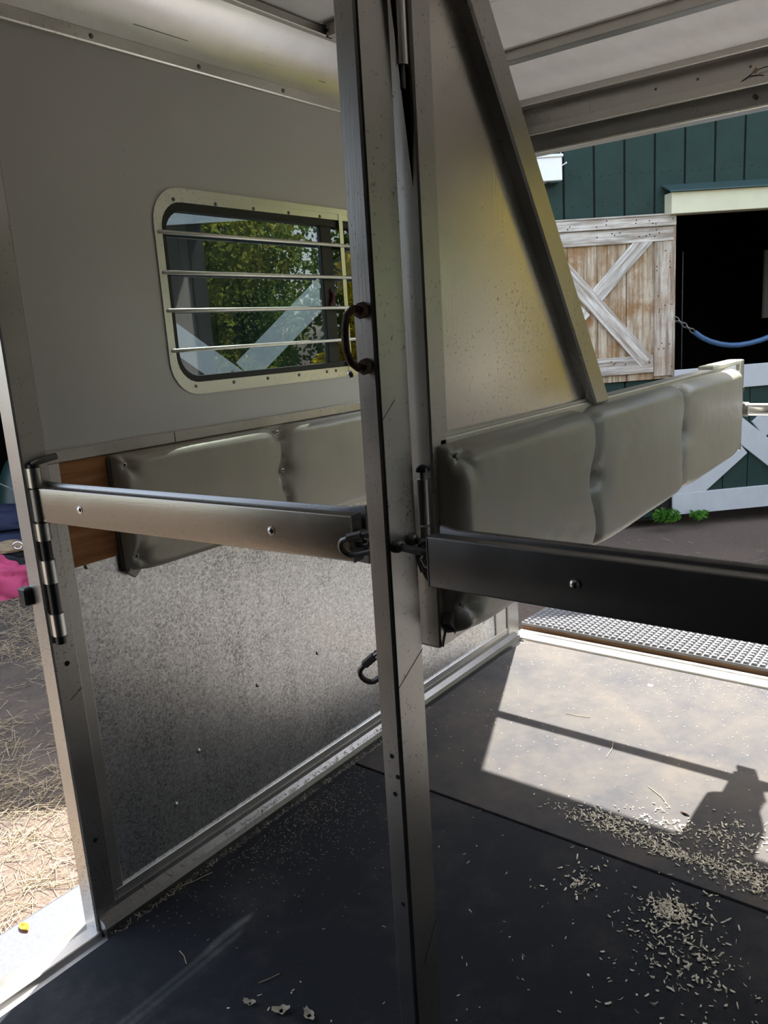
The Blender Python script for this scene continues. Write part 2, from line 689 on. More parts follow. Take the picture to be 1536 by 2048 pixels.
def rrect(y0, y1, z0, z1, r, n=7):
    pts = []
    for cy, cz, a0 in ((y1 - r, z1 - r, 0), (y0 + r, z1 - r, 90), (y0 + r, z0 + r, 180), (y1 - r, z0 + r, 270)):
        for k in range(n + 1):
            a = math.radians(a0 + 90 * k / n)
            pts.append((cy + r * math.cos(a), cz + r * math.sin(a)))
    return pts


def ring_prism(g, outer, inner, axis, a, b):
    """Flat ring between two outlines with the same number of points, given thickness."""
    def P(u, v, w):
        return {'x': (w, u, v), 'y': (u, w, v), 'z': (u, v, w)}[axis]
    n = len(outer)
    O0 = [g.bm.verts.new(P(u, v, a)) for u, v in outer]
    O1 = [g.bm.verts.new(P(u, v, b)) for u, v in outer]
    I0 = [g.bm.verts.new(P(u, v, a)) for u, v in inner]
    I1 = [g.bm.verts.new(P(u, v, b)) for u, v in inner]
    fs = []
    for i in range(n):
        j = (i + 1) % n
        for q in ((O0[i], O0[j], O1[j], O1[i]), (I0[j], I0[i], I1[i], I1[j]), (O1[i], O1[j], I1[j], I1[i]), (O0[j], O0[i], I0[i], I0[j])):
            fs.append(g.bm.faces.new(q))
    bmesh.ops.recalc_face_normals(g.bm, faces=fs)


def side_walls(xi, xo, parent, y0=YF, full=True):
    """The sheet with its window hole, lower sheet, and the outer skin."""
    hole = rrect(WY0 + .012, WY1 - .012, WZ0 + .012, WZ1 - .012, WR - .01)
    n = len(hole)
    # outline sampled to match the hole point for point
    cy, cz = (WY0 + WY1) / 2, (WZ0 + WZ1) / 2
    oy0, oy1, oz0, oz1 = y0 + .04, YB - .02, 1.19, 2.12
    outer = []
    for (u, v) in hole:
        du, dv = u - cy, v - cz
        t = 1e9
        if du > 1e-9: t = min(t, (oy1 - cy) / du)
        if du < -1e-9: t = min(t, (oy0 - cy) / du)
        if dv > 1e-9: t = min(t, (oz1 - cz) / dv)
        if dv < -1e-9: t = min(t, (oz0 - cz) / dv)
        outer.append((cy + du * t, cz + dv * t))
    # square the corners: move the closest sample to each corner
    for c in ((oy0, oz0), (oy0, oz1), (oy1, oz0), (oy1, oz1)):
        k = min(range(n), key=lambda i: (outer[i][0] - c[0]) ** 2 + (outer[i][1] - c[1]) ** 2)
        outer[k] = c
    g = G()
    ring_prism(g, outer, hole, 'x', xi, xo)
    struct('upper_sheet', g, 'wall', parent)


side_walls(XL, XL - .045, wl)
g = G()
g.box((XL - .045, YF + .04, .02), (XL - .005, YB - .02, 1.19))
struct('wall_core', g, 'wall', wl)
g = G()
g.box((XL - .006, .95, .06), (XL, 2.93, 1.10))
gs = struct('galvanised_sheet', g, 'galv', wl)
for (y, z) in ((1.747, .421), (1.478, .418), (1.239, .316), (1.144, .201), (.985, .925), (2.805, .17), (2.26, .30), (2.06, .62), (2.5, .5)):
    g = G().dome((XL - .001, y, z), (1, 0, 0), .0078, .005)
    struct('rivet', g, 'hinge', wl, 62)
# trims on the wall
g = G()
g.box((XL - .02, .90, 1.179), (XL + .008, YB - .05, 1.209), .003)
struct('middle_rail', g, 'post', wl)
g = G()
g.box((XL - .01, .93, .050), (XL + .007, YB - .05, .078), .002)
struct('bottom_trim', g, 'rail', wl)
g = G()
g.prism([(XL - .01, .05), (XL + .010, .052), (XL + .012, .040), (XL + .034, .030), (XL + .040, .016), (XL + .040, -.012), (XL - .01, -.012)], 'y', .87, YB - .02)
struct('floor_angle', g, 'barx', wl)
g = G()
g.box((XL - .01, .921, .05), (XL + .006, .953, 1.19), .002)
struct('front_trim', g, 'rail', wl)
g = G()
g.box((XL - .01, 2.90, .05), (XL + .006, 2.99, 1.19), .002)
struct('rear_trim', g, 'rail', wl)
# seam mark on the middle rail and the screw at the sheet's corner
g = G().box((XL + .0075, 1.278, 1.181), (XL + .0088, 1.2795, 1.207))
struct('rail_joint', g, 'hole', wl)
g = G().dome((XL, .914, 1.222), (1, 0, 0), .006, .003)
struct('screw', g, 'hinge', wl, 62)

# corner post at the front of the left wall
g = G()
g.box((XL - .046, .862, -.012), (XL + .012, .924, 2.12), .004)
cp = struct('corner_post', g, 'post', wl)
for z in (.715, .246):
    g = G().cyl((XL + .0112, .893, z), (XL + .0126, .893, z), .0065, 12)
    struct('bolt_hole', g, 'hole', wl)
g = G().box((XL + .0118, .886, .632), (XL + .0124, .922, .636), rot=Matrix.Rotation(math.radians(32), 3, 'X'))
struct('weld_mark', g, 'steel', wl)
# breast bar hinge on the corner post
HX, HY = XL + .022, .882
for a, b in ((1.139, 1.182), (1.018, 1.058), (.918, .972), (.792, .845)):
    g = G().cyl((HX, HY, a), (HX, HY, b), .0155, 18)
    struct('hinge_knuckle', g, 'hinge', wl, 62)
g = G()
g.cyl((HX, HY, .772), (HX, HY, 1.19), .0125, 14)
struct('hinge_pin', g, 'black', wl, 62)
g = G()
g.tube([(HX - .004, HY, 1.188), (HX + .002, HY + .012, 1.194), (HX + .004, HY + .055, 1.200)], .0075, 8)
struct('pin_handle', g, 'steel', wl, 62)
g = G()
g.box((XL - .062, .842, .862), (XL - .030, .868, .905), .004)
struct('door_catch', g, 'black', wl)

# top rail + cove + left jamb
g = G()
g.box((XL - .02, YN, 2.094), (XL + .014, YB - .04, 2.124), .003)
tr1 = obj('trim_1', g, 'frame', kind='structure')
BASE[tr1.name] = Vector((0, 0, 0))
for y in (.871, 1.177, 1.483, 1.786, 2.09, 2.39, 2.7):
    g = G().dome((XL + .014, y, 2.108), (1, 0, 0), .006, .003)
    struct('screw', g, 'steel', tr1, 62)
g = G()
prof = []
for k in range(11):
    a = math.radians(4 + 62 * k / 10)
    prof.append((XL - .002 + .165 * (1 - math.cos(a)), 2.118 + .143 * math.sin(a)))
g.loft([[(x, y, z) for x, z in prof] for y in (YN, .2, 1.0, 2.0, YB - .04)])
cv = struct('cove', g, 'cove', tr1, 60)
for f in cv.data.polygons:
    f.flip()
x_e, z_e = prof[-1]
g = G()
g.box((x_e - .004, YN, z_e - .006), (x_e + .018, YB - .04, z_e + .016), .002)
struct('cove_edge', g, 'rail', tr1)
# small scuffs along the cove, long dark scratches
for y, dz, ln in ((1.30, .0, .16), (1.72, .02, .05), (1.95, .012, .03)):
    kx, kz = prof[2]
    g = G().box((kx + .0035, y, kz + .004 + dz * .3), (kx + .0042, y + ln, kz + .0051 + dz * .3))
    struct('scratch_mark', g, 'hole', tr1)

# ---- ceiling
ce = thing('ceiling', None, None, (-.73, 1.0, ZC), kind='structure')
g = G()
g.box((-1.58, YN, ZC), (.13, YB + .02, ZC + .02))
struct('ceiling_sheet', g, 'ceiling', ce)
for y in (-.48, .11, .70, 1.29, 1.88, 2.47):
    g = G()
    g.box((-1.555, y - .022, ZC - .034), (.105, y + .022, ZC + .001), .003)
    g.box((-1.555, y - .034, ZC - .004), (.105, y + .034, ZC + .001))
    struct('roof_bow', g, 'rail', ce)
for y in (1.30, 1.89, 2.48):
    g = G()
    g.box((-1.572, y - .016, ZC - .030), (-1.553, y + .008, ZC - .004), .003)
    g.cyl((-1.556, y - .020, ZC - .016), (-1.548, y - .036, ZC - .022), .004, 8)
    struct('bow_clip', g, 'black', ce)
g = G()
g.box((-1.76, YN, ZC + .02), (.29, YB + .05, ZC + .05), .01)
struct('roof_skin', g, 'white', ce)
for xo, xi in ((-1.76, -1.735), (.265, .29)):
    struct('roof_side', G().box((xo, YN, 2.08), (xi, YB + .05, ZC + .03)), 'white', ce)
# mastic streak at the ceiling sheet's edge
g = G()
g.box((-1.45, 2.08, ZC - .0012), (-.85, 2.10, ZC + .0005))
struct('sheet_lap', g, 'ceiling', ce)

# ---- rear header
hd = obj('trim_2', G().box((-1.68, 3.0, 2.252), (.21, 3.10, 2.272), .003), 'rail', kind='structure')
BASE[hd.name] = Vector((0, 0, 0))
g = G().box((-1.68, 2.995, 2.247), (.21, 3.03, 2.283), .003)
struct('upper_channel', g, 'rail', hd)
g = G().box((-1.72, 3.062, 2.08), (.25, 3.10, 2.26))
struct('header_plate', g, 'post', hd)
struct('door_track', G().prism([(3.022, 2.146), (3.062, 2.146), (3.062, 2.178), (3.034, 2.178), (3.034, 2.166), (3.022, 2.164)], 'x', -1.69, .22), 'rail', hd)
struct('track_lip', G().box((-1.69, 3.016, 2.142), (.22, 3.026, 2.149), .001), 'frame', hd)
struct('lower_band', G().box((-1.69, 3.060, 2.086), (.22, 3.10, 2.146)), 'barx', hd)
struct('lower_lip', G().box((-1.69, 3.035, 2.077), (.22, 3.10, 2.086), .002), 'frame', hd)
for x in (-.905, -.735, -1.05):
    g = G().dome((x, 3.062, 2.215), (0, -1, 0), .005, .003)
    struct('screw', g, 'steel', hd, 62)
g = G().dome((-.715, 3.05, 2.118), (0, -1, 0), .008, .004)
struct('rusty_screw', g, 'rust', hd, 62)
for x, w in ((-1.30, .002), (-1.22, .0016), (-1.0, .002), (-1.4, .003), (-1.46, .002)):
    g = G().box((x, 3.0612, 2.178), (x + w, 3.0625, 2.246))
    struct('panel_seam', g, 'post', hd)
wi = thing('wire_lead', 'thin dark wire dangling over the rear header plate', 'wire', (-.74, 3.045, 2.17))
g = G()
g.tube([(-.782, 3.052, 2.146), (-.776, 3.045, 2.152), (-.757, 3.036, 2.168), (-.735, 3.03, 2.177), (-.715, 3.03, 2.189), (-.69, 3.035, 2.196), (-.655, 3.045, 2.20)], .0016, 6)
g.tube([(-.73, 3.03, 2.179), (-.70, 3.032, 2.176), (-.66, 3.04, 2.164), (-.63, 3.05, 2.15)], .0014, 6)
g.tube([(-.78, 3.05, 2.150), (-.765, 3.038, 2.166), (-.74, 3.03, 2.174)], .0014, 6)
obj('strand', g, 'black', wi, 62)
g = G().cyl((-.716, 3.03, 2.186), (-.706, 3.028, 2.196), .006, 10)
obj('connector', g, 'tan', wi, 62)

# rear jambs
for k, (x0, x1) in enumerate(((-1.728, -1.668), (.198, .258))):
    g = G().box((x0, 3.0, -.012), (x1, 3.10, 2.09), .004)
    obj('trim_%d' % (3 + k), g, 'post', kind='structure')

# ---- right wall (mostly seen in reflections)
wr = thing('wall_right', None, None, (.23, 2.0, 0), kind='structure')
side_walls(XR, XR + .045, wr)
g = G().box((XR + .005, YF + .04, .02), (XR + .045, YB - .02, 1.19))
struct('wall_core', g, 'wall', wr)
g = G().box((XR - .001, .92, .06), (XR + .006, 2.95, 1.17))
struct('galvanised_sheet', g, 'galv', wr)
g = G().box((XR - .008, .90, 1.179), (XR + .02, YB - .05, 1.209), .003)
struct('middle_rail', g, 'rail', wr)
g = G().box((XR - .012, .862, -.012), (XR + .046, .924, 2.12), .005)
struct('corner_post', g, 'post', wr)
g = G().box((XR - .014, YN, 2.094), (XR + .02, YB - .04, 2.124), .003)
struct('top_rail', g, 'frame', wr)
g = G()
g.loft([[(-1.47 - x, y, z) for x, z in prof] for y in (YN, YB - .04)])
struct('cove', g, 'cove', wr, 60)
g = G().box((.205, YN, -.10), (.30, .868, .004), .003)
struct('side_sill', g, 'frame', wr)

# the right front door, shut
dr = thing('door_1', None, None, (.25, 0, 0), kind='structure')
struct('door_sheet', G().box((XR + .012, YN + .30, .0), (XR + .045, .862, 2.12), .003), 'dim_lining', dr)
for z in (.12, 1.16, 2.0):
    struct('door_rail', G().box((XR + .002, YN + .32, z - .03), (XR + .014, .85, z + .03), .003), 'rail', dr)

# ---- nose wall
g = G()
g.box((-1.74, YN - .05, -.10), (.27, YN, 2.29))
obj('wall_front', g, 'dim_lining', kind='structure')
g = G()
g.box((-1.74, YN, -.1), (-1.70, .06, 2.12))
obj('wall_nose_left', g, 'dim_lining', kind='structure')
g = G()
g.box((.23, YN, -.1), (.27, YN + .30, 2.12))
obj('wall_nose_right', g, 'dim_lining', kind='structure')


# ================================================================== WINDOW
def window(name, xin, s, pane='pane', pane_rear='pane_dark'):
    """s = +1 when the room lies towards +x of the wall."""
    w = thing(name, None, None, (xin, (WY0 + WY1) / 2, WZ0), kind='structure')
    X = lambda d: xin + s * d
    g = G()
    ring_prism(g, rrect(WY0, WY1, WZ0, WZ1, WR), rrect(WY0 + .020, WY1 - .020, WZ0 + .016, WZ1 - .016, WR - .016), 'x', X(.0005), X(.004))
    obj('frame', g, 'frame', w)
    g = G()
    ring_prism(g, rrect(WY0 + .016, WY1 - .016, WZ0 + .013, WZ1 - .013, WR - .013), rrect(WY0 + .024, WY1 - .024, WZ0 + .032, WZ1 - .034, WR - .02), 'x', X(.002), X(-.006))
    obj('inner_lip', g, 'frame', w)
    g = G()
    ring_prism(g, rrect(WY0 + .018, WY1 - .018, WZ0 + .024, WZ1 - .026, WR - .014), rrect(WY0 + .040, WY1 - .040, WZ0 + .048, WZ1 - .054, WR - .028), 'x', X(-.005), X(-.034))
    obj('seal', g, 'seal', w)
    ym = 1.955
    g = G().box((X(-.010), ym - .030, WZ0 + .03), (X(-.032), ym + .024, WZ1 - .03), .003)
    obj('sash_stile', g, 'seal', w)
    g = G().box((X(-.018), WY0 + .03, WZ0 + .035), (X(-.022), ym, WZ1 - .04))
    obj('pane', g, pane, w)
    g = G().box((X(-.026), ym - .01, WZ0 + .035), (X(-.030), WY1 - .03, WZ1 - .04))
    obj('pane', g, pane_rear, w)
    for y in (1.365, 1.503, 1.640, 1.780, 1.916, 2.055, 2.19, 2.33, 2.47, 2.60):
        obj('rivet', G().dome((X(.002), y, WZ1 - .029), (s, 0, 0), .0052, .003), 'steel', w, 62)
    for y in (1.371, 1.505, 1.636, 1.768, 1.896, 1.94, 2.07, 2.2, 2.33, 2.46, 2.59):
        obj('rivet', G().dome((X(.002), y, WZ0 + .022), (s, 0, 0), .0052, .003), 'steel', w, 62)
    # guard bars
    for z in (1.702, 1.605, 1.512, 1.412):
        g = G().tube([(X(-.002), WY0 + .008, z), (X(.007), WY0 + .014, z), (X(.008), 1.6, z), (X(.008), 2.3, z), (X(.007), WY1 - .014, z), (X(-.002), WY1 - .008, z)], .0052, 10)
        obj('guard_bar', g, 'frame', w, 62)
    for y in (2.012, 2.36):
        g = G().box((X(.0005), y - .009, WZ0 + .006), (X(.0035), y + .009, WZ1 - .006))
        obj('guard_upright', g, 'frame', w)
    return w


w1 = window('window_1', XL, 1)
window('window_2', XR, -1, 'pane_clear', 'pane_clear')
g = G().box((XL - .019, 1.515, WZ0 + .047), (XL - .0175, 1.527, WZ0 + .055))
obj('sticker', g, 'whitebox', w1)
g = G().tube([(XL - .009, 1.948, 1.52), (XL - .004, 1.956, 1.535), (XL - .006, 1.962, 1.555), (XL - .010, 1.952, 1.568)], .006, 8)
obj('sash_latch', g, plain('red_latch', (.16, .02, .025), .5), w1, 62)


# ================================================================== MATS
def rubber_mat(label, m, y0, y1, gap):
    g = G()
    pr = []
    g.box((XL + .052, y0, -.012), (XR - .03, y1, .0), .003, 2)
    o = obj('stall_mat', g, m, None, 62, label, 'mat', base=(-.73, (y0 + y1) / 2, -.012))
    return o


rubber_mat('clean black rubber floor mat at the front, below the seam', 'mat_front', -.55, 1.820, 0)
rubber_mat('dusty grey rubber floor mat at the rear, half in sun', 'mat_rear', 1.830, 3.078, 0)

# ================================================================== POST
px0, px1, py0, py1 = -.757, -.720, .922, 1.002
po = thing('divider_post', 'upright worn aluminium post at the centre, with rusty handle', 'post', (-.738, .96, 0))
g = G().box((px0, py0, 0), (px1, py1, ZC), .0028)
obj('tube', g, 'post', po)
g = G().box((px1 - .0032, py0 + .0035, 0), (px1 + .0008, py0 + .0075, ZC))
obj('edge_seam', g, 'hole', po)
for (x, z) in ((-.737, .741), (-.727, .706), (-.735, .672), (-.733, .46)):
    g = G().cyl((x, py0 - .0006, z), (x, py0 + .004, z), .0042, 12)
    obj('bolt_hole', g, 'hole', po)
# saw scratches on the side face
for z0, z1, a, b in ((.862, .905, .928, 1.0), (.318, .385, .955, 1.0), (1.292, 1.322, .925, .962)):
    g = G()
    dz, dy = z1 - z0, b - a
    nrm = Vector((0, -dz, dy)).normalized() * .0006
    for q in (0,):
        A = Vector((px1 + .0006, a, z0))
        B = Vector((px1 + .0006, b, z1))
        vs = [g.bm.verts.new(p) for p in (A - nrm, B - nrm, B + nrm, A + nrm)]
        g.bm.faces.new(vs)
        vs2 = [g.bm.verts.new(p + Vector((-.001, 0, 0))) for p in (A - nrm, B - nrm, B + nrm, A + nrm)]
        g.bm.faces.new(vs2[::-1])
        for k in range(4):
            g.bm.faces.new((vs[k], vs2[k], vs2[(k + 1) % 4], vs[(k + 1) % 4]))
    obj('scratch_mark', g, 'steel', po)
# rusty grab handle on the front face
hz0, hz1, hx = 1.378, 1.457, -.740
g = G()
g.tube([(hx, py0 + .002, hz1), (hx, py0 - .020, hz1 + .002), (hx - .003, py0 - .032, hz1 - .008), (hx - .004, py0 - .036, hz1 - .025), (hx - .004, py0 - .037, (hz0 + hz1) / 2), (hx - .004, py0 - .036, hz0 + .022), (hx - .003, py0 - .030, hz0 + .006), (hx, py0 - .018, hz0 - .003), (hx, py0 + .002, hz0)], .0056, 10)
hnd = obj('grab_handle', g, 'rust', po, 62, label='rusty brown grab handle')
for z in (hz0 - .001, hz1):
    g = G()
    g.cyl((hx + .004, py0 + .001, z), (hx + .004, py0 - .012, z - .002), .0115, 6)
    g.dome((hx + .004, py0 - .012, z - .002), (0, -1, 0), .006, .005)
    obj('weld_nut', g, 'rust', hnd)
    g = G().dome((hx - .012, py0 - .020, z - .006 if z > 1.4 else z - .010), (-.3, -1, -.4), .006, .006)
    obj('weld_bead', g, 'hinge', hnd, 62)
# hinge knuckles between the post and the divider
HXD, HYD = -.7115, 1.014
for a, b in ((1.793, 1.99), (1.118, 1.192)):
    g = G().cyl((HXD, HYD, a), (HXD, HYD, b), .0095, 16)
    obj('hinge_knuckle', g, 'hinge', po, 62)
g = G().cyl((HXD, HYD, 1.045), (HXD, HYD, 1.114), .0095, 16)
obj('hinge_knuckle', g, 'post', po, 62)
for a, b in ((1.762, 1.80), (1.19, 1.205)):
    obj('hinge_pin', G().cyl((HXD, HYD, a), (HXD, HYD, b), .0042, 10), 'steel', po, 62)
g = G().dome((HXD, HYD, 1.204), (0, 0, 1), .011, .012)
obj('pin_cap', g, 'black', po, 62)
# eye staple on the right face
g = G()
g.tube([(px1 - .004, .944, 1.098), (px1 + .05, .944, 1.094), (px1 + .062, .950, 1.093), (px1 + .066, .964, 1.093), (px1 + .062, .977, 1.093), (px1 + .05, .984, 1.095), (px1 - .004, .984, 1.099)], .0062, 10)
es = obj('eye_staple', g, 'steel', po, 62)
for y, z in ((.944, 1.098), (.984, 1.099)):
    g = G()
    g.tube([(px1, y, z), (px1 + .006, y, z), (px1 + .011, y, z)], [.0115, .0108, .008], 12)
    obj('weld_collar', g, 'steel', es, 62)
# staples on the left face for the quick links
for z in (1.106, .902):
    g = G()
    g.tube([(px0 + .004, .94, z), (px0 - .02, .942, z), (px0 - .026, .955, z), (px0 - .02, .968, z), (px0 + .004, .97, z)], .005, 10)
    obj('eye_staple', g, 'steel', po, 62)


# ================================================================== QUICK LINKS
def quick_link(label, c, ax_long, ax_short, L=.033, Wd=.017, r=.0047):
    """Oval threaded chain link: bent rod and a hex sleeve on one long side."""
    c, a, b = Vector(c), Vector(ax_long).normalized(), Vector(ax_short).normalized()
    b = (b - a * a.dot(b)).normalized()
    t = thing('quick_link', label, 'chain link', tuple(c - Vector((0, 0, .02))), 'quick links on the post')
    pts = []
    for k in range(28):
        th = 2 * PI * k / 28
        ct, st = math.cos(th), math.sin(th)
        pts.append(c + a * (L - Wd) * (1 if ct > 0 else -1) * min(1, abs(ct) * 3) + a * Wd * ct + b * Wd * st)
    obj('rod', G().tube(pts, r, 10, closed=True), 'steel', t, 60)
    g = G().tube([c + b * Wd - a * .013, c + b * Wd + a * .013], r * 1.55, 6)
    obj('sleeve', g, 'steel', t)
    return t


quick_link('steel quick link joining the left bar to the post', (-.789, .938, 1.093), (1, .25, .28), (0, -.35, .9), .034)
quick_link('steel quick link hanging loose low on the left of the post', (-.775, .945, .882), (.8, .2, .75), (-.45, -.3, .6), .036)
quick_link('dark quick link joining the right bar to the post', (-.668, .966, 1.074), (.25, .1, -1), (-1, -.3, 0), .032)


# ================================================================== BREAST BARS
def breast_bar(label, x0, y0, x1, y1, ztop, zbot, depth, m, bolts, hinge_end, eye_x):
    A, B = Vector((x0, y0, 0)), Vector((x1, y1, 0))
    d = (B - A).normalized()
    n = Vector((-d.y, d.x, 0))
    if n.y < 0:
        n = -n
    L = (B - A).length
    t = thing('breast_bar', label, 'bar', ((x0 + x1) / 2, (y0 + y1) / 2, zbot))

    def P(s, w, z):
        p = A + d * s + n * w
        return (p.x, p.y, z)

    def sweep(sec, s0, s1, steps=1, warp=None):
        g = G()
        rows = []
        for i in range(steps + 1):
            s = s0 + (s1 - s0) * i / steps
            rows.append([g.bm.verts.new(P(s, *(warp(s, w, z) if warp else (w, z)))) for w, z in sec])
        k = len(sec)
        fs = []
        for R0, R1 in zip(rows, rows[1:]):
            for j in range(k):
                fs.append(g.bm.faces.new((R0[j], R0[(j + 1) % k], R1[(j + 1) % k], R1[j])))
        fs.append(g.bm.faces.new(rows[0][::-1]))
        fs.append(g.bm.faces.new(rows[-1]))
        bmesh.ops.recalc_face_normals(g.bm, faces=fs)
        return g
    zt, zb = ztop, zbot
    # tube with rounded edges
    c = .003
    sec = [(0, zb + c), (0, zt - c), (c * .3, zt - c * .3), (c, zt), (.024, zt), (.025, zt - c), (.025, zb + c), (.024, zb), (c, zb), (c * .3, zb + c * .3)]
    g = sweep(sec, 0, L)
    obj('tube', g, m, t, 62)
    # padded back: rounded shell, standing a little above the tube
    back = []
    for k in range(9):
        a = math.radians(90 - 180 * k / 8)
        back.append((.030 + (depth - .030) * math.cos(a), (zt + zb) / 2 + ((zt - zb) / 2 + .007) * math.copysign(abs(math.sin(a)) ** .45, math.sin(a))))
    back = [(.027, zt + .003)] + back + [(.027, zb - .003)]

    def flare(s, w, z):
        e = min(s, L - s)
        k = max(0, 1 - e / .03)
        return (w + .004 * k, z + (.004 * k if z > (zt + zb) / 2 else -.004 * k))
    g = sweep(back, .012 if hinge_end == 0 else .004, L + (.006 if hinge_end == 0 else 0), 24, flare)
    obj('back_pad', g, 'barx', t, 62)
    g = sweep([(-.0008, zb + .002), (-.0008, zt - .002), (.0255, zt - .002), (.0255, zb + .002)], -.0012, .0008)
    obj('end_cap', g, 'steel', t)
    g = sweep([(-.0008, zb - .0006), (-.0008, zt + .0006), (.0255, zt + .0006), (.0255, zb - .0006)], L - .0012, L + .0012)
    obj('end_cap', g, 'steel', t)
    for s in bolts:
        zz = (zt + zb) / 2
        p = P(s, 0, zz)
        g = G()
        g.dome(p, -n, .0068, .005, 12)
        g.tube([p, Vector(p) - n * .0012], .0085, 14)
        obj('bolt_head', g, 'hinge', t, 62)
    if hinge_end == 0:
        g = G().cyl((HX, HY, zb + .003), (HX, HY, zt - .003), .0152, 16)
        obj('hinge_sleeve', g, 'barx', t, 62)
        for a, b in ((.974, 1.016), (.847, .916)):
            pass
    # eye rod at the post end
    e = L if hinge_end == 0 else 0
    sg = 1 if hinge_end == 0 else -1
    zc = (zt + zb) / 2 + .012
    g = G().tube([P(e - sg * .004, .012, zc), P(e + sg * eye_x * .6, .012, zc), P(e + sg * eye_x, .012, zc - .002), P(e + sg * (eye_x + .006), .012, zc - .012), P(e + sg * eye_x, .012, zc - .022), P(e + sg * eye_x * .4, .012, zc - .024), P(e - sg * .004, .012, zc - .024)], .0046, 10)
    obj('eye_rod', g, 'steel', t, 62)
    return t


breast_bar('bronze-toned breast bar from left wall hinge to the post', -1.668, .876, -.806, .943, 1.138, 1.060, .052, 'bar', (.160, .690), 0, .022)
rb = breast_bar('dark scratched breast bar running right from the post', -.655, .936, .195, .936, 1.122, 1.042, .058, 'barx', (.235, .70), 1, .012)

# ================================================================== PADS


def pad_mesh(y0, y1, z0, z1, xb, T, s, cols, buttons, r=.030, lean=0.0, corner_screws=()):
    """Upholstered pad standing off the plane x = xb towards s; buttons sink into it."""
    ny, nz = 200, 56

    def grid(a, b, n):
        u = np.linspace(0, 1, n)
        e = np.linspace(0, 1, n)
        w = .5 - .5 * np.cos(PI * e)
        return a + (b - a) * (.55 * u + .45 * w)
    Y = grid(y0, y1, ny)
    Z = grid(0, 1, nz)
    rows = []
    for y in Y:
        fy = (y - y0) / (y1 - y0)
        pin = sum(math.exp(-((y - c) / .028) ** 2) for c in cols)
        zb = z0 + lean * fy + .020 * pin + .010 * (math.exp(-((y - y0) / .05) ** 2) + math.exp(-((y - y1) / .05) ** 2))
        zt = z1 - .012 * pin
        row = []
        for q in Z:
            z = zb + (zt - zb) * q
            dz = min(q, 1 - q) * (zt - zb)
            dy = min(y - y0, y1 - y)
            ez = math.sqrt(max(0, 1 - (1 - min(dz / r, 1)) ** 2))
            ey = math.sqrt(max(0, 1 - (1 - min(dy / (r * .8), 1)) ** 2))
            t = T * ez * ey
            bulge = .004 * math.sin(PI * q)
            groove = 0
            for c in cols:
                yo = c + .010 * math.sin((q - .5) * 9 + c * 3)
                groove += .017 * math.exp(-((y - yo) / .013) ** 2) + .009 * math.exp(-((y - yo) / .060) ** 2)
            for (by, bz) in buttons:
                dd = math.hypot(y - by, z - bz)
                groove += (.030 * math.exp(-(dd / .018) ** 2) + .014 * math.exp(-(dd / .046) ** 2)) * (T / .05)
            for (by, bz) in corner_screws:
                dd = math.hypot((y - by) * 1.0, z - bz)
                groove += .016 * math.exp(-(dd / .020) ** 2)
                an = math.atan2(z - bz, y - by)
                groove += .0026 * math.exp(-(dd / .05) ** 2) * (1 + math.sin(an * 5))
            wr = .0016 * noise.noise(Vector((y * 9, z * 14, xb * 5))) + .0008 * noise.noise(Vector((y * 30, z * 40, 3)))
            t = max(.0006, (t + (bulge + wr) * ez * ey) - min(groove, t * .93) * min(1, ez * ey * 1.2))
            row.append((xb + s * t, y, z))
        rows.append(row)
    g = G()
    g.loft(rows)
    # back face
    b = [rows[0], rows[-1]]
    vs = [g.bm.verts.new((xb, y, z)) for (y, z) in ((y0, z0 + .01), (y1, z0 + lean + .01), (y1, z1), (y0, z1))]
    g.bm.faces.new(vs)
    bmesh.ops.recalc_face_normals(g.bm, faces=list(g.bm.faces))
    return g


def pad_end(y0, y, z, x):
    return


# left wall pad with its plywood board
wp = thing('wall_pad', 'grey vinyl pad screwed along the left wall under the window', 'pad', (XL, 2.0, .88))
g = pad_mesh(1.080, 2.90, .876, 1.178, XL + .004, .043, 1, (1.640, 2.26), ((1.643, 1.045), (1.636, 1.160), (2.26, 1.04), (2.26, 1.16)), .026,
             corner_screws=((1.104, 1.152), (1.104, .924)))
o = obj('cushion', g, 'vinyl', wp, 60)
if sum(f.normal.x for f in o.data.polygons) < 0:
    o.data.flip_normals()
for y, z, x in ((1.643, 1.045, XL + .020), (1.636, 1.160, XL + .018), (1.104, 1.152, XL + .030), (1.104, .924, XL + .030)):
    g = G()
    g.dome((x, y, z), (1, -.2, 0), .0072, .003, 12)
    sc = obj('screw', g, 'hinge', wp, 62)
    g = G().tube([(x + .002, y, z), (x + .0036, y - .0005, z)], .0028, 8)
    obj('screw_recess', g, 'hole', sc)
g = G()
g.prism([(1.076, .885), (1.098, .868), (1.118, .884), (1.108, .905), (1.090, .902)], 'x', XL + .010, XL + .026, .002)
obj('fold_flap', g, 'vinyl', wp)
g = G().box((XL - .004, .953, .930), (XL + .003, 1.9, 1.180), .001)
obj('backing_board', g, 'ply', wp, label='reddish brown plywood board showing at the front')
g = G().box((XL + .003, 1.072, .888), (XL + .010, 1.092, 1.172), .002)
obj('end_fold', g, 'vinyl_shade', wp)

# ================================================================== DIVIDER
dv = thing('stall_divider', 'padded aluminium stall divider swung from the post to the rear', 'divider', (-.725, 2.0, .88))
# front channel
cx0, cx1 = -.752, -.700
g = G().box((cx0, 1.026, .900), (cx1, 1.072, ZC - .03), .003)
obj('front_channel', g, 'post', dv)
g = G().box((-.732, 1.070, .905), (-.706, 1.085, ZC - .04), .002)
obj('channel_step', g, 'post', dv)
# upper panel (trapezium) and its slanted rail
top_y, bot_y = 1.07, 1.69
zt, zb = 2.24, 1.252
g = G().prism([(1.074, 1.24), (1.74, 1.24), (1.20, 2.05), (1.074 + .12, 2.06), (1.074, 2.06)], 'x', -.732, -.712)
# rear edge of the panel follows the rail, see below
g.bm.free()
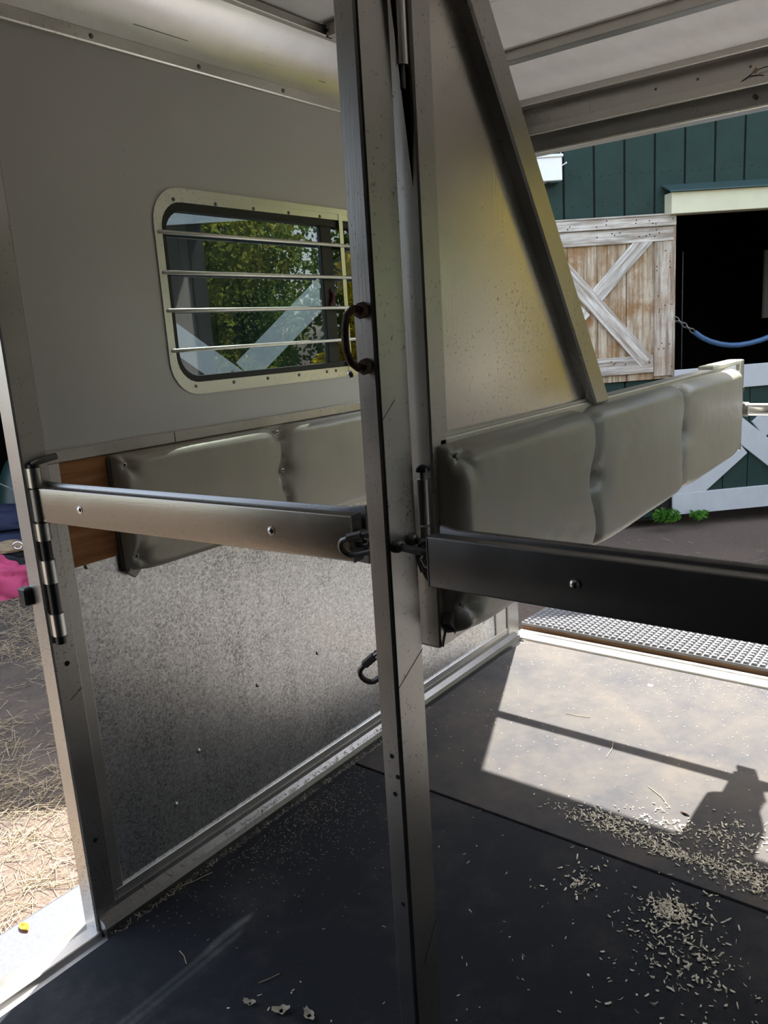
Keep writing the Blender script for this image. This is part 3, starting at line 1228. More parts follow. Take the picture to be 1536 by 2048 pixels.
# rail centre line on the face plane: from (1.235, 1.935) to (1.70, 1.252)
ra, rbp = Vector((0, 1.188, 1.930)), Vector((0, 1.678, 1.262))
rd = (rbp - ra).normalized()
rn = Vector((0, -rd.z, rd.y))            # across the rail, pointing to the rear
if rn.y < 0:
    rn = -rn
up_ = ra - rd * ((ra.z - (ZC - .04)) / rd.z) if False else ra + rd * ((ZC - .04 - ra.z) / rd.z)
lo_ = ra + rd * ((1.240 - ra.z) / rd.z)
hw = .031
g = G()
quad = []
for x in (-.757, -.686):
    ul = up_ - rn * hw
    ul = ul + rd * ((ZC - .035 - ul.z) / rd.z)
    ur = up_ + rn * hw
    ur = ur + rd * ((ZC - .035 - ur.z) / rd.z)
    ll = lo_ - rn * hw
    ll = ll + rd * ((1.2435 - ll.z) / rd.z)
    lr = lo_ + rn * hw
    lr = lr + rd * ((1.2435 - lr.z) / rd.z)
    quad.append([(ul.y, ul.z), (ur.y, ur.z), (lr.y, lr.z), (ll.y, ll.z)])
g.prism(quad[0], 'x', -.757, -.686, .004)
obj('slanted_rail', g, 'post', dv)
Q = quad[0]
g = G().prism([(1.08, 1.235), (Q[3][0] + .02, 1.235), (Q[0][0] + .02, ZC - .05), (1.08, ZC - .05)], 'x', -.733, -.711)
obj('head_panel', g, 'panel', dv)
# top rail of the padded half and the rails beneath
g = G().box((-.742, 1.05, 1.226), (-.700, 2.93, 1.252), .004, 2)
obj('top_rail', g, 'rail', dv)
g = G().box((-.748, 1.07, 1.245), (-.704, 1.70, 1.2585), .002)
obj('panel_sill', g, 'rail', dv)
g = G().prism([(1.06, .915), (2.93, .95), (2.93, 1.235), (1.06, 1.235)], 'x', -.738, -.712)
obj('core_panel', g, 'panel', dv)
g = G().prism([(1.03, .898), (1.40, .903), (2.92, .945), (2.92, .965), (1.40, .930), (1.03, .930)], 'x', -.750, -.706)
obj('bottom_rail', g, 'rail', dv)
g = G()
nv = [(cx1 + .0003, 1.0305, .902), (cx1 + .0003, 1.0335, .902), (cx1 + .0003, 1.071, .986), (cx1 + .0003, 1.068, .986)]
vs = [g.bm.verts.new(p) for p in nv]
g.bm.faces.new(vs)
vs2 = [g.bm.verts.new((p[0] + .0025, p[1], p[2])) for p in nv]
g.bm.faces.new(vs2[::-1])
for k in range(4):
    g.bm.faces.new((vs[k], vs2[k], vs2[(k + 1) % 4], vs[(k + 1) % 4]))
obj('mitre_weld', g, 'post', dv)
# rear end plate and cream edge sheet
g = G().box((-.752, 2.945, .945), (-.694, 2.962, 1.262), .003)
obj('end_plate', g, 'post', dv)
g = G().prism([(2.70, 1.252), (2.950, 1.262), (2.950, 1.18), (2.945, 1.00), (2.945, .945), (2.80, .935), (2.70, .94)], 'x', -.742, -.7005, .001)
obj('edge_sheet', g, 'cream', dv)
g = G().box((-.746, 2.60, 1.250), (-.698, 2.955, 1.263), .003)
obj('end_cap', g, 'cream', dv)
g = G()
pts = [(2.68, 1.240), (2.76, 1.247), (2.86, 1.250), (2.875, 1.228), (2.862, 1.200), (2.872, 1.175), (2.85, 1.160), (2.835, 1.19), (2.825, 1.215), (2.76, 1.226), (2.68, 1.230)]
g.prism(pts, 'x', -.701, -.6975)
obj('torn_tape', g, 'whitebox', dv)
obj('bar_socket', G().cyl((-.695, 2.95, 1.09), (-.688, 2.95, 1.09), .027, 20), 'steel', dv, 62)
obj('clamp_strip', G().box((-.700, 2.925, 1.150), (-.690, 2.962, 1.168), .002), 'steel', dv)
# pads on both sides
sc_r = ((1.064, 1.222), (1.062, .972))
g = pad_mesh(1.040, 2.80, .910, 1.243, -.708, .053, 1, (1.600, 2.215), ((1.606, 1.088), (2.212, 1.108)), .032, lean=.040, corner_screws=sc_r)
pr = obj('side_pad', g, 'vinyl', dv, 60)
if sum(f.normal.x for f in pr.data.polygons) < 0:
    pr.data.flip_normals()
for y, z in sc_r:
    sc = obj('screw', G().dome((-.676, y - .004, z), (1, -.4, 0), .0065, .003, 12), 'steel', pr, 62)
g = G().prism([(1.028, .946), (1.048, .925), (1.070, .940), (1.060, .962), (1.04, .962)], 'x', -.700, -.682, .002)
obj('fold_flap', g, 'vinyl_shade', pr)
for y, z in ((1.606, 1.088), (2.212, 1.108)):
    obj('button', G().dome((-.690, y, z), (1, 0, 0), .009, .004, 12), 'vinyl_shade', pr, 62)
g = pad_mesh(1.075, 2.80, .915, 1.238, -.742, .055, -1, (1.62, 2.215), ((1.62, 1.085), (2.21, 1.10)), .032, lean=.045)
pl = obj('side_pad', g, 'vinyl', dv, 60)
if sum(f.normal.x for f in pl.data.polygons) > 0:
    pl.data.flip_normals()

# ---- butt bars behind the horses
for lab, x0, x1, m in (('polished round butt bar running right from the divider end', -.690, .205, 'chrome'),
                       ('round butt bar between left wall and divider end', XL + .004, -.754, 'chrome')):
    t = thing('butt_bar', lab, 'bar', ((x0 + x1) / 2, 2.95, 1.06))
    obj('tube', G().cyl((x0, 2.95, 1.09), (x1, 2.95, 1.09), .0225, 24), m, t, 62)
    e = x0 if x0 > -.8 else x1
    obj('ferrule', G().cyl((e, 2.95, 1.09), (e + (.02 if x0 > -.8 else -.02), 2.95, 1.09), .0255, 20), 'steel', t, 62)

# ================================================================== RAMP
ra_ = thing('loading_ramp', 'wooden loading ramp topped with sunlit studded rubber', 'ramp', (-.73, 3.8, -.53))
RX0, RX1, RY0, RY1 = -1.70, .21, 3.195, 4.32


def ramp_z(y):
    return .036 - .045 * (y - RY0)


def slab(g, y0, y1, dz0, dz1, x0=RX0, x1=RX1):
    g.prism([(y0, ramp_z(y0) + dz0), (y1, ramp_z(y1) + dz0), (y1, ramp_z(y1) + dz1), (y0, ramp_z(y0) + dz1)], 'x', x0, x1)


for i in range(8):
    g = G()
    a = RY0 + i * .14
    slab(g, a, a + .136, -.062, -.013)
    obj('plank', g, 'ramp_wood', ra_)
g = G()
slab(g, RY0 - .002, RY1, -.012, 0.0, RX0 - .004, RX1 + .004)
rm = obj('rubber_cover', g, 'ramp_rub', ra_)
g = G()
ncol, nrow = 62, 36
pitch = (RX1 - RX0) / ncol
for j in range(nrow):
    for i in range(ncol):
        x = RX0 + (i + .5 + (.5 if j % 2 else 0) * 0) * pitch
        y = RY0 + .012 + j * .031
        z = ramp_z(y)
        w, l, h = pitch * .42, .0110, .0100
        b = [g.bm.verts.new((x + u * w, y + v * l, ramp_z(y + v * l) - .001)) for u, v in ((-1, -1), (1, -1), (1, 1), (-1, 1))]
        tt = [g.bm.verts.new((x + u * w * .62, y + v * l * .62, z + h)) for u, v in ((-1, -1), (1, -1), (1, 1), (-1, 1))]
        g.bm.faces.new(tt)
        for k in range(4):
            g.bm.faces.new((b[k], b[(k + 1) % 4], tt[(k + 1) % 4], tt[k]))
obj('rubber_studs', g, 'ramp_rub', rm, kind='stuff')
for x in (RX0 + .02, -.75, RX1 - .06):
    g = G().box((x, RY0 + .02, -.53), (x + .04, RY1 - .02, -.13))
    obj('bearer', g, 'ramp_wood', ra_)

# ================================================================== BARN
a_, b_, c_ = math.radians(42.956), math.radians(-.696), math.radians(.369)
BR = Matrix.Rotation(a_, 4, 'Z') @ Matrix.Rotation(b_, 4, 'Y') @ Matrix.Rotation(c_, 4, 'X')
BARN = Matrix.Translation((0, 0, 1.42)) @ BR
GZ = -1.955        # ground in barn coordinates
D = 7.0
EAVE = 4.0
DX0, DX1, DZ1 = 3.33, 4.72, .775          # stall doorway
LX0, LX1, LZ1 = -4.3, -2.42, .95          # doorway with the blankets

bn = thing('barn', 'green board-sided barn with white gates behind the trailer', 'building', (2.0, D, GZ), frame=BARN)
proto = {}
x = 2.325 - .27 * 45
i = 0
while x < 13.0:
    spans = [(GZ + .03, EAVE)]
    if x + .26 > DX0 and x < DX1:
        spans = [(DZ1, EAVE)]
    if x + .26 > LX0 and x < LX1:
        spans = [(LZ1, EAVE)]
    for z0, z1 in spans:
        g = G()
        w0, w1 = x + .009, x + .27 - .009
        if z0 == GZ + .03:
            if x < DX0 < x + .27: w1 = DX0
            if x < DX1 < x + .27: w0 = DX1
        g.box((w0, D, z0), (w1, D + .022, z1), .003)
        obj('siding_board', g, 'green', bn)
    x += .27
    i += 1
xa, xz = 2.325 - .27 * 45, 13.1
for a, b in (((xa, D + .022, DZ1), (xz, D + .05, EAVE)), ((xa, D + .022, GZ), (LX0, D + .05, DZ1)), ((LX1, D + .022, GZ), (DX0, D + .05, DZ1)),
             ((DX1, D + .022, GZ), (xz, D + .05, DZ1))):
    obj('backing_wall', G().box(a, b), 'barn_dark', bn)
for a, b in (((xa, D + 6, GZ), (xz, D + 6.1, EAVE)), ((xa - .1, D, GZ), (xa, D + 6.1, EAVE)), ((xz, D, GZ), (xz + .1, D + 6.1, EAVE)),
             ((1.6, D + .05, GZ), (1.7, D + 6, EAVE)), ((xa, D + .05, EAVE - 1.0), (xz, D + 6, EAVE - .95))):
    obj('inner_wall', G().box(a, b), 'barn_dark', bn)
g = G()
g.prism([(D - .6, EAVE - .12), (D - .6, EAVE + .02), (D + 3, EAVE + 2.0), (D + 6.7, EAVE + .02), (D + 6.7, EAVE - .12), (D + 3, EAVE + 1.86)], 'x', xa - .5, xz + .5)
obj('roof', g, 'roof', bn)
# nails in the boards
g = G()
k = 0
x = 2.325 - .27 * 4
while x < 5.4:
    for zz, ox in ((1.145, (.05, .13, .22)), (.90, (.06, .20))):
        for q in ox:
            g.dome((x + q + .01, D - .0005, zz + random.uniform(-.012, .012) - .02 * (x - 2.3) * .2), (0, -1, 0), .0055, .003, 6, 2)
    x += .27
obj('nail_heads', g, 'hole', bn, kind='stuff')

# hood over the doorway
hood = obj('door_hood', G().box((3.225, D - .14, .775), (5.2, D + .01, .952), .004), 'lintel', bn, label='cream fascia board over the dark doorway')
g = G().prism([(D - .175, .950), (D - .170, .962), (D + .005, 1.035), (D + .005, 1.02)], 'x', 3.195, 5.23)
obj('flashing', g, 'green_trim', hood)
# pale board inside the dark stall
g = G().box((5.36, 9.0, -.20), (5.5, 9.04, .56))
obj('inner_board', g, 'pale_board', bn)
for x in (3.62, 3.74, 3.98):
    g = G().cyl((x, 8.2, -1.0), (x, 8.2, .55), .006, 8)
    obj('stall_rod', g, 'steel', bn, 62)


# weathered upper door leaf, swung open flat against the wall
wd = thing('barn_door', 'weathered grey wooden half door with crossed braces, swung open', 'door', (2.65, 6.93, -.6), frame=BARN)
dx0, dx1 = 1.965, 3.31
y_b = 6.975
x = dx0 + .02
edges = [2.07, 2.336, 2.603, 2.868, 3.12, 3.29]
for a, b in zip([1.985] + edges[:-1], edges):
    g = G().box((a + .0025, y_b - .004 + random.uniform(-.004, .002), -.625), (b - .0025, y_b + .02, .76), .002)
    obj('door_board', g, 'wood_b', wd)


def brd(name, x0, x1, z0, z1, yf, m, rot=0):
    g = G()
    g.box((x0, yf, z0), (x1, yf + .028, z1), .004, rot=Matrix.Rotation(rot, 3, 'Y') if rot else None)
    return obj(name, g, m, wd)


yf = y_b - .033
brd('top_rail', dx0, dx1 - .012, .565, .688, yf, 'wood_x')
brd('drip_rail', dx0, dx1 - .012, .690, .775, yf - .022, 'wood_x')
g = G().box((dx0, yf - .03, .775), (dx1 - .004, y_b + .02, .790), .003)
obj('drip_cap', g, 'wood_x', wd)
brd('bottom_rail', dx0, 3.108, -.562, -.405, yf, 'wood_x')
brd('stile', 3.115, dx1 - .022, -.600, .562, yf, 'wood_z')
brd('stile', dx0 + .005, dx0 + .175, -.600, .562, yf, 'wood_z')
g = G().box((dx1 - .03, y_b - .035, -.61), (dx1 - .005, y_b + .02, .78), .003)
obj('door_edge', g, 'wood_z', wd)


def brace(x0, z0, x1, z1, w, yf, m):
    A, B = Vector((x0, 0, z0)), Vector((x1, 0, z1))
    d = (B - A).normalized()
    n = Vector((-d.z, 0, d.x)) * (w / 2)
    g = G()
    g.prism([(p.x, p.z) for p in (A - n, B - n, B + n, A + n)], 'y', yf, yf + .028, .003)
    return g


cxd = 2.60
obj('brace', brace(3.055, .613, 2.55, .10, .132, yf + .003, 'wood_up'), 'wood_up', wd)
obj('brace', brace(2.48, .03, 2.08, -.38, .132, yf + .003, 'wood_up'), 'wood_up', wd)
obj('brace', brace(2.13, .565, 3.045, -.462, .138, yf - .003, 'wood_dn'), 'wood_dn', wd)
g = G()
for q in range(46):
    s = random.random()
    pick = random.choice(((dx0 + .3, 3.28, .60, .66), (3.13, 3.28, -.55, .54), (2.4, 3.1, -.54, -.43), (dx0 + .3, 3.28, .705, .76)))
    g.dome((random.uniform(pick[0], pick[1]), yf - .0005 - (.022 if pick[3] > .7 else 0), random.uniform(pick[2], pick[3])), (0, -1, 0), .006, .003, 6, 2)
obj('nail_heads', g, 'hole', wd, kind='stuff')


# white cross-braced gates: the lower stall door, and its neighbours along the barn
def gate(label, x0, x1, z0, z1, rail, xw, panel, group=None, y=6.93, boards=True):
    t = thing('stall_gate', label, 'gate', ((x0 + x1) / 2, y, z0), frame=BARN, group=group)
    if boards:
        n = max(1, round((x1 - x0) / .235))
        w = (x1 - x0 - .02) / n
        for k in range(n):
            g = G().box((x0 + .01 + k * w + .004, y + .028, z0 + .01), (x0 + .01 + (k + 1) * w - .004, y + .05, z1 - .01), .002)
            obj('panel_board', g, panel, t)
    for nm, a, b in (('top_rail', z1 - rail, z1), ('bottom_rail', z0, z0 + rail)):
        obj(nm, G().box((x0, y, a), (x1, y + .028, b), .003), 'white', t)
    for a, b in ((x0, x0 + rail), (x1 - rail, x1)):
        obj('stile', G().box((a, y + .001, z0 + rail), (b, y + .028, z1 - rail), .003), 'white', t)
    ax0, ax1, az0, az1 = x0 + rail * .5, x1 - rail * .5, z0 + rail * .75, z1 - rail * .75
    cxm, czm = (ax0 + ax1) / 2, (az0 + az1) / 2
    A, B = Vector((ax0, 0, az0)), Vector((ax1, 0, az1))

    def br(p, q, yy):
        g = brace(p[0], p[1], q[0], q[1], xw, yy, 'white')
        obj('brace', g, 'white', t)
    d = (B - A).normalized() * (xw * .52 / max(.2, abs(math.sin(2 * math.atan2(B.z - A.z, B.x - A.x)))))
    br((ax0, az0), (cxm - d.x, czm - d.z), y + .003)
    br((cxm + d.x, czm + d.z), (ax1, az1), y + .003)
    br((ax0, az1), (ax1, az0), y + .0025)
    return t


gate('white cross-braced lower gate closing the dark stall doorway', 3.30, 4.78, -1.908, -.556, .205, .20, 'green')
gate('wide white cross-braced barn door seen through the trailer window', -2.32, 1.10, -1.90, 1.20, .26, .215, 'green_dark', y=6.90)
gate('white cross-braced gate on the barn far right of the doorway', 6.6, 8.1, -1.9, -.5, .2, .2, 'green')

# blue hose-covered chain across the doorway
sc_ = thing('stall_chain', 'blue hose-covered chain sagging across the dark doorway', 'chain', (3.9, 6.95, -.4), frame=BARN)
cat = [(3.489, -.232), (3.56, -.285), (3.639, -.325), (3.74, -.358), (3.83, -.374), (3.92, -.378), (4.019, -.369), (4.12, -.350), (4.25, -.312), (4.40, -.25), (4.55, -.17)]
obj('hose_sleeve', G().tube([(x, 6.95, z) for x, z in cat], .024, 12), 'blue', sc_, 62)


def chain_links(p, q, n):
    P, Q = Vector(p), Vector(q)
    d = (Q - P) / n
    for k in range(n):
        c = P + d * (k + .5)
        a = d.normalized()
        b = Vector((0, 1, 0)) if k % 2 else a.cross(Vector((0, 1, 0)))
        pts = []
        for m in range(16):
            th = 2 * PI * m / 16
            pts.append(c + a * d.length * .66 * math.cos(th) + b * d.length * .36 * math.sin(th))
        obj('link', G().tube(pts, .0062, 6, closed=True), 'steel', sc_, 62)


chain_links((3.30, 6.945, -.095), (3.49, 6.95, -.235), 5)
chain_links((4.55, 6.95, -.17), (4.70, 6.96, -.05), 4)

# white box high on the wall
bx = thing('wall_box', 'bright white box mounted high on the green siding', 'box', (2.15, 6.95, 1.08), frame=BARN)
obj('body', G().box((1.99, 6.86, 1.098), (2.272, 7.0, 1.282), .006), 'whitebox', bx)
obj('lid', G().box((1.975, 6.845, 1.280), (2.280, 7.0, 1.304), .006), 'whitebox', bx)
g = G().tube([(2.272, 6.90, 1.215), (2.315, 6.89, 1.238)], .005, 8)
g.dome((2.315, 6.89, 1.238), (1, 0, .4), .009, .008)
obj('peg', g, 'whitebox', bx, 62)
g = G().tube([(2.268, 6.87, 1.30), (2.262, 6.868, 1.325), (2.245, 6.872, 1.35)], .003, 6)
obj('string', g, 'whitebox', bx, 62)
g = G().prism([(6.87, 1.085), (7.0, 1.085), (7.0, 1.098), (6.865, 1.098)], 'x', 2.16, 2.255)
obj('base_cleat', g, 'green_trim', bx)

# ================================================================== VEGETATION


def leaves_mesh(name, centres, radii, n, size, m):
    """Folded leaf blades scattered through ellipsoid clumps."""
    idx = rng.integers(0, len(centres), n)
    C = np.asarray(centres)[idx]
    Rr = np.asarray(radii)[idx]
    u = rng.normal(size=(n, 3))
    u /= np.linalg.norm(u, axis=1)[:, None]
    P = C + u * Rr * (rng.uniform(.35, 1, n) ** .5)[:, None]
    a = rng.normal(size=(n, 3)); a /= np.linalg.norm(a, axis=1)[:, None]
    b = np.cross(a, rng.normal(size=(n, 3))); b /= np.linalg.norm(b, axis=1)[:, None]
    c = np.cross(a, b)
    L = rng.uniform(size[0], size[1], n)[:, None]
    V = np.stack([P - a * L * .5, P + b * L * .28 + c * L * .08, P + a * L * .5, P - b * L * .28 + c * L * .08], 1)
    F1 = np.arange(n)[:, None] * 4
    Fc = np.concatenate([F1 + np.array([[0, 1, 2]]), F1 + np.array([[0, 2, 3]])])
    return quads_mesh(name, V.reshape(-1, 3), Fc, m)


def to_world(lx, ly):
    p = BARN @ Vector((lx, ly, 0))
    return p.x, p.y


tree_spots = [(10.5, 4.3, 4.6, 'leaf2', 'green leafy tree nearest the barn wall, right of the yard'),
              (8.6, 1.7, 4.4, 'leaf3', 'mixed green bushy tree closest to the trailer rear'),
              (12.6, 2.2, 5.8, 'leaf2', 'tall green tree furthest right along the barn yard'),
              (10.4, -.7, 5.0, 'leaf3', 'mixed green tree second from the trailer rear'),
              (6.6, -3.0, 4.6, 'leaf2', 'green leafy tree beyond the right side of the trailer'),
              (9.6, -6.0, 5.0, 'leaf3', 'mixed green tree furthest from the barn, right of the trailer'),
              (-2.6, -5.6, 5.0, 'leaf2', 'unseen dark green tree ahead of the trailer, added to darken reflections'),  # this tree and the next are added out of view to dim sky fill
              (-5.4, -2.8, 5.2, 'leaf2', 'unseen dark green tree left of the front doorway, added to cut sky light'),
              (5.74, 3.66, 3.5, 'leaf1', 'sunlit yellow shrub in the yard beyond the loading ramp')]
for lx, ly, h, m, lab in tree_spots:
    wx, wy = to_world(lx, ly)
    t = thing('tree', lab, 'tree', (wx, wy, -.53), group=None)
    obj('trunk', G().tube([(wx, wy, -.55), (wx + .05, wy, .8), (wx - .05, wy + .06, 2.2), (wx, wy, h - 1.2)], [.16, .12, .09, .03] if h > 3 else [.05, .04, .03, .01], 8), 'bark', t, 62)
    cs, rs = [], []
    small = m == 'leaf1'
    for q in range(34):
        an, rr = random.uniform(0, 2 * PI), random.uniform(.1, .62 if small else 1.45)
        z = random.uniform(-.35, h - .8)
        cs.append((wx + math.cos(an) * rr, wy + math.sin(an) * rr, z))
        rs.append((random.uniform(.2, .35) if small else random.uniform(.4, .8),) * 3)
    me = leaves_mesh('foliage', cs, rs, 12000 if small else 26000, (.07, .14), m)
    f = bpy.data.objects.new('foliage', me)
    COL.objects.link(f)
    me.transform(Matrix.Translation((-wx, -wy, .53)))
    f.parent = t
    BASE[f.name] = BASE[t.name]
    f['kind'] = 'stuff'

for lx, ly, s, lab in ((3.13, 6.84, .16, 'leafy green weed clump at the left foot of the white gate'), (3.52, 6.86, .09, 'small tuft of weeds under the white gate')):
    cs = [(lx + random.uniform(-s, s) * .8, ly + random.uniform(-s, s) * .4, GZ + s * random.uniform(.1, .75)) for _ in range(10)]
    me = leaves_mesh('weed_clump', cs, [(s * .35,) * 3] * 10, 420 if s > .1 else 160, (.02, .055), 'weed')
    me.transform(Matrix.Translation((-lx, -ly, -GZ)))
    o = bpy.data.objects.new('weed_clump', me)
    COL.objects.link(o)
    o.matrix_world = BARN @ Matrix.Translation((lx, ly, GZ))
    o['label'] = lab
    o['category'] = 'weed'


# ================================================================== TACK HEAP in the doorway
def blob(name, label, cat, c, r, m, folds=.10, fs=3.0, seed=0, squash=.25, group=None):
    bm = bmesh.new()
    bmesh.ops.create_icosphere(bm, subdivisions=5, radius=1)
    for v in bm.verts:
        p = v.co.copy()
        n1 = noise.noise(p * fs * .5 + Vector((seed, 0, 0)))
        w_ = noise.noise(p * 1.3 + Vector((seed, 5, 0))) * 1.2
        n2 = abs(math.sin((p.x * .6 + p.z * 1.3 + w_) * fs * 1.15 + seed))
        k = 1 + folds * 1.6 * n1 + folds * 1.1 * (n2 ** .7 - .6)
        q = p * k
        if q.z < -squash:
            q.z = -squash
        v.co = Vector((q.x * r[0], q.y * r[1], q.z * r[2]))
    dz = squash * r[2]
    for v in bm.verts:
        v.co = v.co + Vector((0, 0, dz))
    g = G()
    g.bm.free()
    g.bm = bm
    me = mesh_of(g, name, 70)
    o = bpy.data.objects.new(name, me)
    COL.objects.link(o)
    o.matrix_world = BARN @ Matrix.Translation(c)
    me.materials.append(MAT[m])
    o['label'] = label
    o['category'] = cat
    BASE[o.name] = Vector(c)
    return o


blob('fleece_blanket', 'crumpled bright pink blanket at the foot of the heap', 'blanket', (-2.80, 6.66, GZ - .005), (.33, .24, .24), 'pink', .16, 3.2, 4)
blob('black_jacket', 'black cloth lying over the pink blanket', 'cloth', (-2.86, 6.86, GZ + .17), (.40, .20, .14), 'blackcloth', .14, 3.5, 9)
blob('white_rag', 'small white rag poking out beside the black cloth', 'cloth', (-2.50, 6.90, GZ + .24), (.10, .09, .09), 'whitecloth', .12, 3, 2)
blob('navy_bag', 'long navy blue bag in the heap, lower one', 'bag', (-2.78, 7.08, GZ + .30), (.42, .20, .13), 'navy', .08, 2.5, 5)
blob('navy_bag', 'navy blue bag rolled on top of the heap', 'bag', (-2.85, 7.16, GZ + .48), (.42, .20, .15), 'navy', .08, 2.5, 8)
hs = blob('halter_bundle', 'tan and black strap bundle with a metal ring', 'tack', (-2.70, 6.83, GZ + .33), (.17, .10, .065), 'tan', .12, 3, 3)
g = G()
pts = [(-2.565 + .038 * math.cos(2 * PI * k / 16), 6.715, GZ + .392 + .030 * math.sin(2 * PI * k / 16)) for k in range(16)]
g.tube(pts, .0085, 8, closed=True)
obj('ring', g, 'chrome', hs, 62)
bu = blob('muck_bucket', 'dark green tub standing behind the bags', 'tub', (-2.80, 7.80, GZ), (.34, .34, 1.05), 'olive', .02, 1, 1, squash=.02)
g = G()
g.tube([(-2.95, 7.15, GZ + .90), (-2.80, 7.13, GZ + .88), (-2.66, 7.12, GZ + .80), (-2.565, 7.12, GZ + .66), (-2.535, 7.12, GZ + .50)], .006, 6)
obj('wire_hoop', g, 'steel', bu, 62)

# ================================================================== LOOSE BITS


def scatter(n, cx, cy, sx, sy, rot=0):
    p = rng.normal(size=(n, 2)) * np.array([sx, sy])
    c, s = math.cos(rot), math.sin(rot)
    return np.stack([cx + p[:, 0] * c - p[:, 1] * s, cy + p[:, 0] * s + p[:, 1] * c], 1)


def clip(xy, x0=XL + .06, x1=XR - .04, y0=-.5, y1=3.06):
    return xy[(xy[:, 0] > x0) & (xy[:, 0] < x1) & (xy[:, 1] > y0) & (xy[:, 1] < y1)]


def stuff(name, me, label, cat):
    o = bpy.data.objects.new(name, me)
    COL.objects.link(o)
    o['label'] = label
    o['category'] = cat
    o['kind'] = 'stuff'
    return o


piles = [scatter(300, -.80, 1.955, .07, .022), scatter(120, -.68, 1.985, .07, .03), scatter(230, -.575, 1.925, .07, .014), scatter(90, -.64, 1.93, .06, .02),
         scatter(190, -.47, 2.06, .05, .06), scatter(420, -.40, 1.93, .07, .03), scatter(90, -.62, 2.05, .08, .03)]
stuff('wood_shavings', chips('rear_shavings', clip(np.concatenate(piles)), 0, (.003, .015), (.001, .0055), 'shaving', .12, .35),
      'pale wood shavings swept in a line along the mat seam', 'shavings')
piles = [scatter(230, -.52, 1.70, .028, .024), scatter(190, -.50, 1.64, .06, .09), scatter(70, -.74, 1.68, .03, .03), scatter(110, -.42, 1.52, .06, .08)]
stuff('wood_shavings', chips('front_shavings', clip(np.concatenate(piles)), 0, (.003, .016), (.001, .0062), 'shaving', .14, .35),
      'pale wood shavings in a clump on the black front mat', 'shavings')
sc_all = np.stack([rng.uniform(-1.25, .15, 700), rng.uniform(.85, 1.82, 700)], 1)
sc_all = sc_all[rng.uniform(size=700) < np.clip(.12 + .9 * (sc_all[:, 0] + 1.0), .12, 1)]
stuff('chaff_flecks', chips('scattered_flecks', clip(sc_all), 0, (.002, .012), (.001, .0035), 'shaving', .05, .2),
      'tiny pale flecks sprinkled over the black front mat', 'flecks')
p = np.stack([rng.uniform(-1.60, -1.15, 5200), rng.uniform(.95, 1.82, 5200)], 1)
w = np.exp(-((p[:, 0] + 1.62) / .10)) * (.25 + 1.1 * np.exp(-((p[:, 1] - 1.52) / .22) ** 2)) + .25 * np.exp(-(((p[:, 0] + 1.50) / .10) ** 2 + ((p[:, 1] - 1.45) / .2) ** 2))
p = p[rng.uniform(size=len(p)) < w]
stuff('chaff_flecks', chips('wall_flecks', p, 0, (.0015, .007), (.0008, .002), 'fleck', .02, .2),
      'fine chaff strewn on the black mat along the left wall', 'flecks')
p = np.stack([rng.uniform(XL + .012, XL + .062, 900), rng.uniform(.88, 2.3, 900)], 1)
zz = np.where(p[:, 0] < XL + .038, .034, .0)
me = chips('gutter_bits', p, 0, (.003, .016), (.0008, .002), 'fleck', .02, .25)
co = np.empty(len(me.vertices) * 3, np.float32)
me.vertices.foreach_get('co', co)
co = co.reshape(-1, 12, 3)
co[:, :, 2] += zz[:, None]
me.vertices.foreach_set('co', co.ravel())
stuff('chaff_flecks', me, 'bits of chaff caught in the gutter under the left wall', 'flecks')
p = np.stack([rng.uniform(-1.62, .15, 4200), rng.uniform(2.0, 3.07, 4200)], 1)
w = .10 + .9 * np.clip((p[:, 1] - 2.75) / .3, 0, 1) * np.clip((p[:, 0] + 1.3) / .7, .12, 1)
p = p[rng.uniform(size=len(p)) < w]
stuff('sawdust', chips('sawdust', p, 0, (.0015, .007), (.001, .003), 'shaving', .03, .2),
      'pale sawdust spread over the sunlit rear mat by the sill', 'sawdust')


def straws(name, n, xf, yf, zf, length, r, flat=.25, m='straw'):
    x, y = xf(n), yf(n)
    if n > 1000:                     # strewn in drifts, thin in between
        dens = np.array([noise.noise(Vector((a * 1.7, b * 1.7, 2))) + .5 * noise.noise(Vector((a * 5, b * 5, 7))) for a, b in zip(x, y)])
        keep = rng.uniform(size=n) < np.clip(.5 + 1.3 * dens, .06, 1)
        x, y = x[keep], y[keep]
        n = len(x)
    V = np.zeros((n, 6, 3))
    th = rng.uniform(0, 2 * PI, n)
    L = rng.uniform(length[0], length[1], n)
    tl = rng.normal(0, flat, n)
    for e, s in enumerate((-.5, .5)):
        ex, ey = x + s * L * np.cos(th), y + s * L * np.sin(th)
        ez = zf + s * L * np.sin(tl) + np.abs(.5 * L * np.sin(tl)) + .004
        for k in range(3):
            a = 2 * PI * k / 3
            V[:, e * 3 + k, 0] = ex - np.sin(th) * r * math.cos(a)
            V[:, e * 3 + k, 1] = ey + np.cos(th) * r * math.cos(a)
            V[:, e * 3 + k, 2] = ez + r * math.sin(a)
    q = np.array([(0, 1, 4, 3), (1, 2, 5, 4), (2, 0, 3, 5)])
    Fc = (np.arange(n)[:, None, None] * 6 + q[None]).reshape(-1, 4)
    return quads_mesh(name, V.reshape(-1, 3), Fc, m)


stuff('loose_straw', straws('yard_straw', 42000, lambda n: rng.uniform(-7.0, -2.02, n), lambda n: rng.uniform(-.6, 4.2, n), -.53, (.02, .15), .0013),
      'loose straw strewn on the ground left of the trailer', 'straw')
stuff('loose_straw', straws('barn_straw', 160, lambda n: rng.uniform(-3.2, 1.0, n), lambda n: rng.uniform(4.5, 7.0, n), -.53, (.03, .10), .0018),
      'a few straws scattered on the dark dirt by the barn', 'straw')

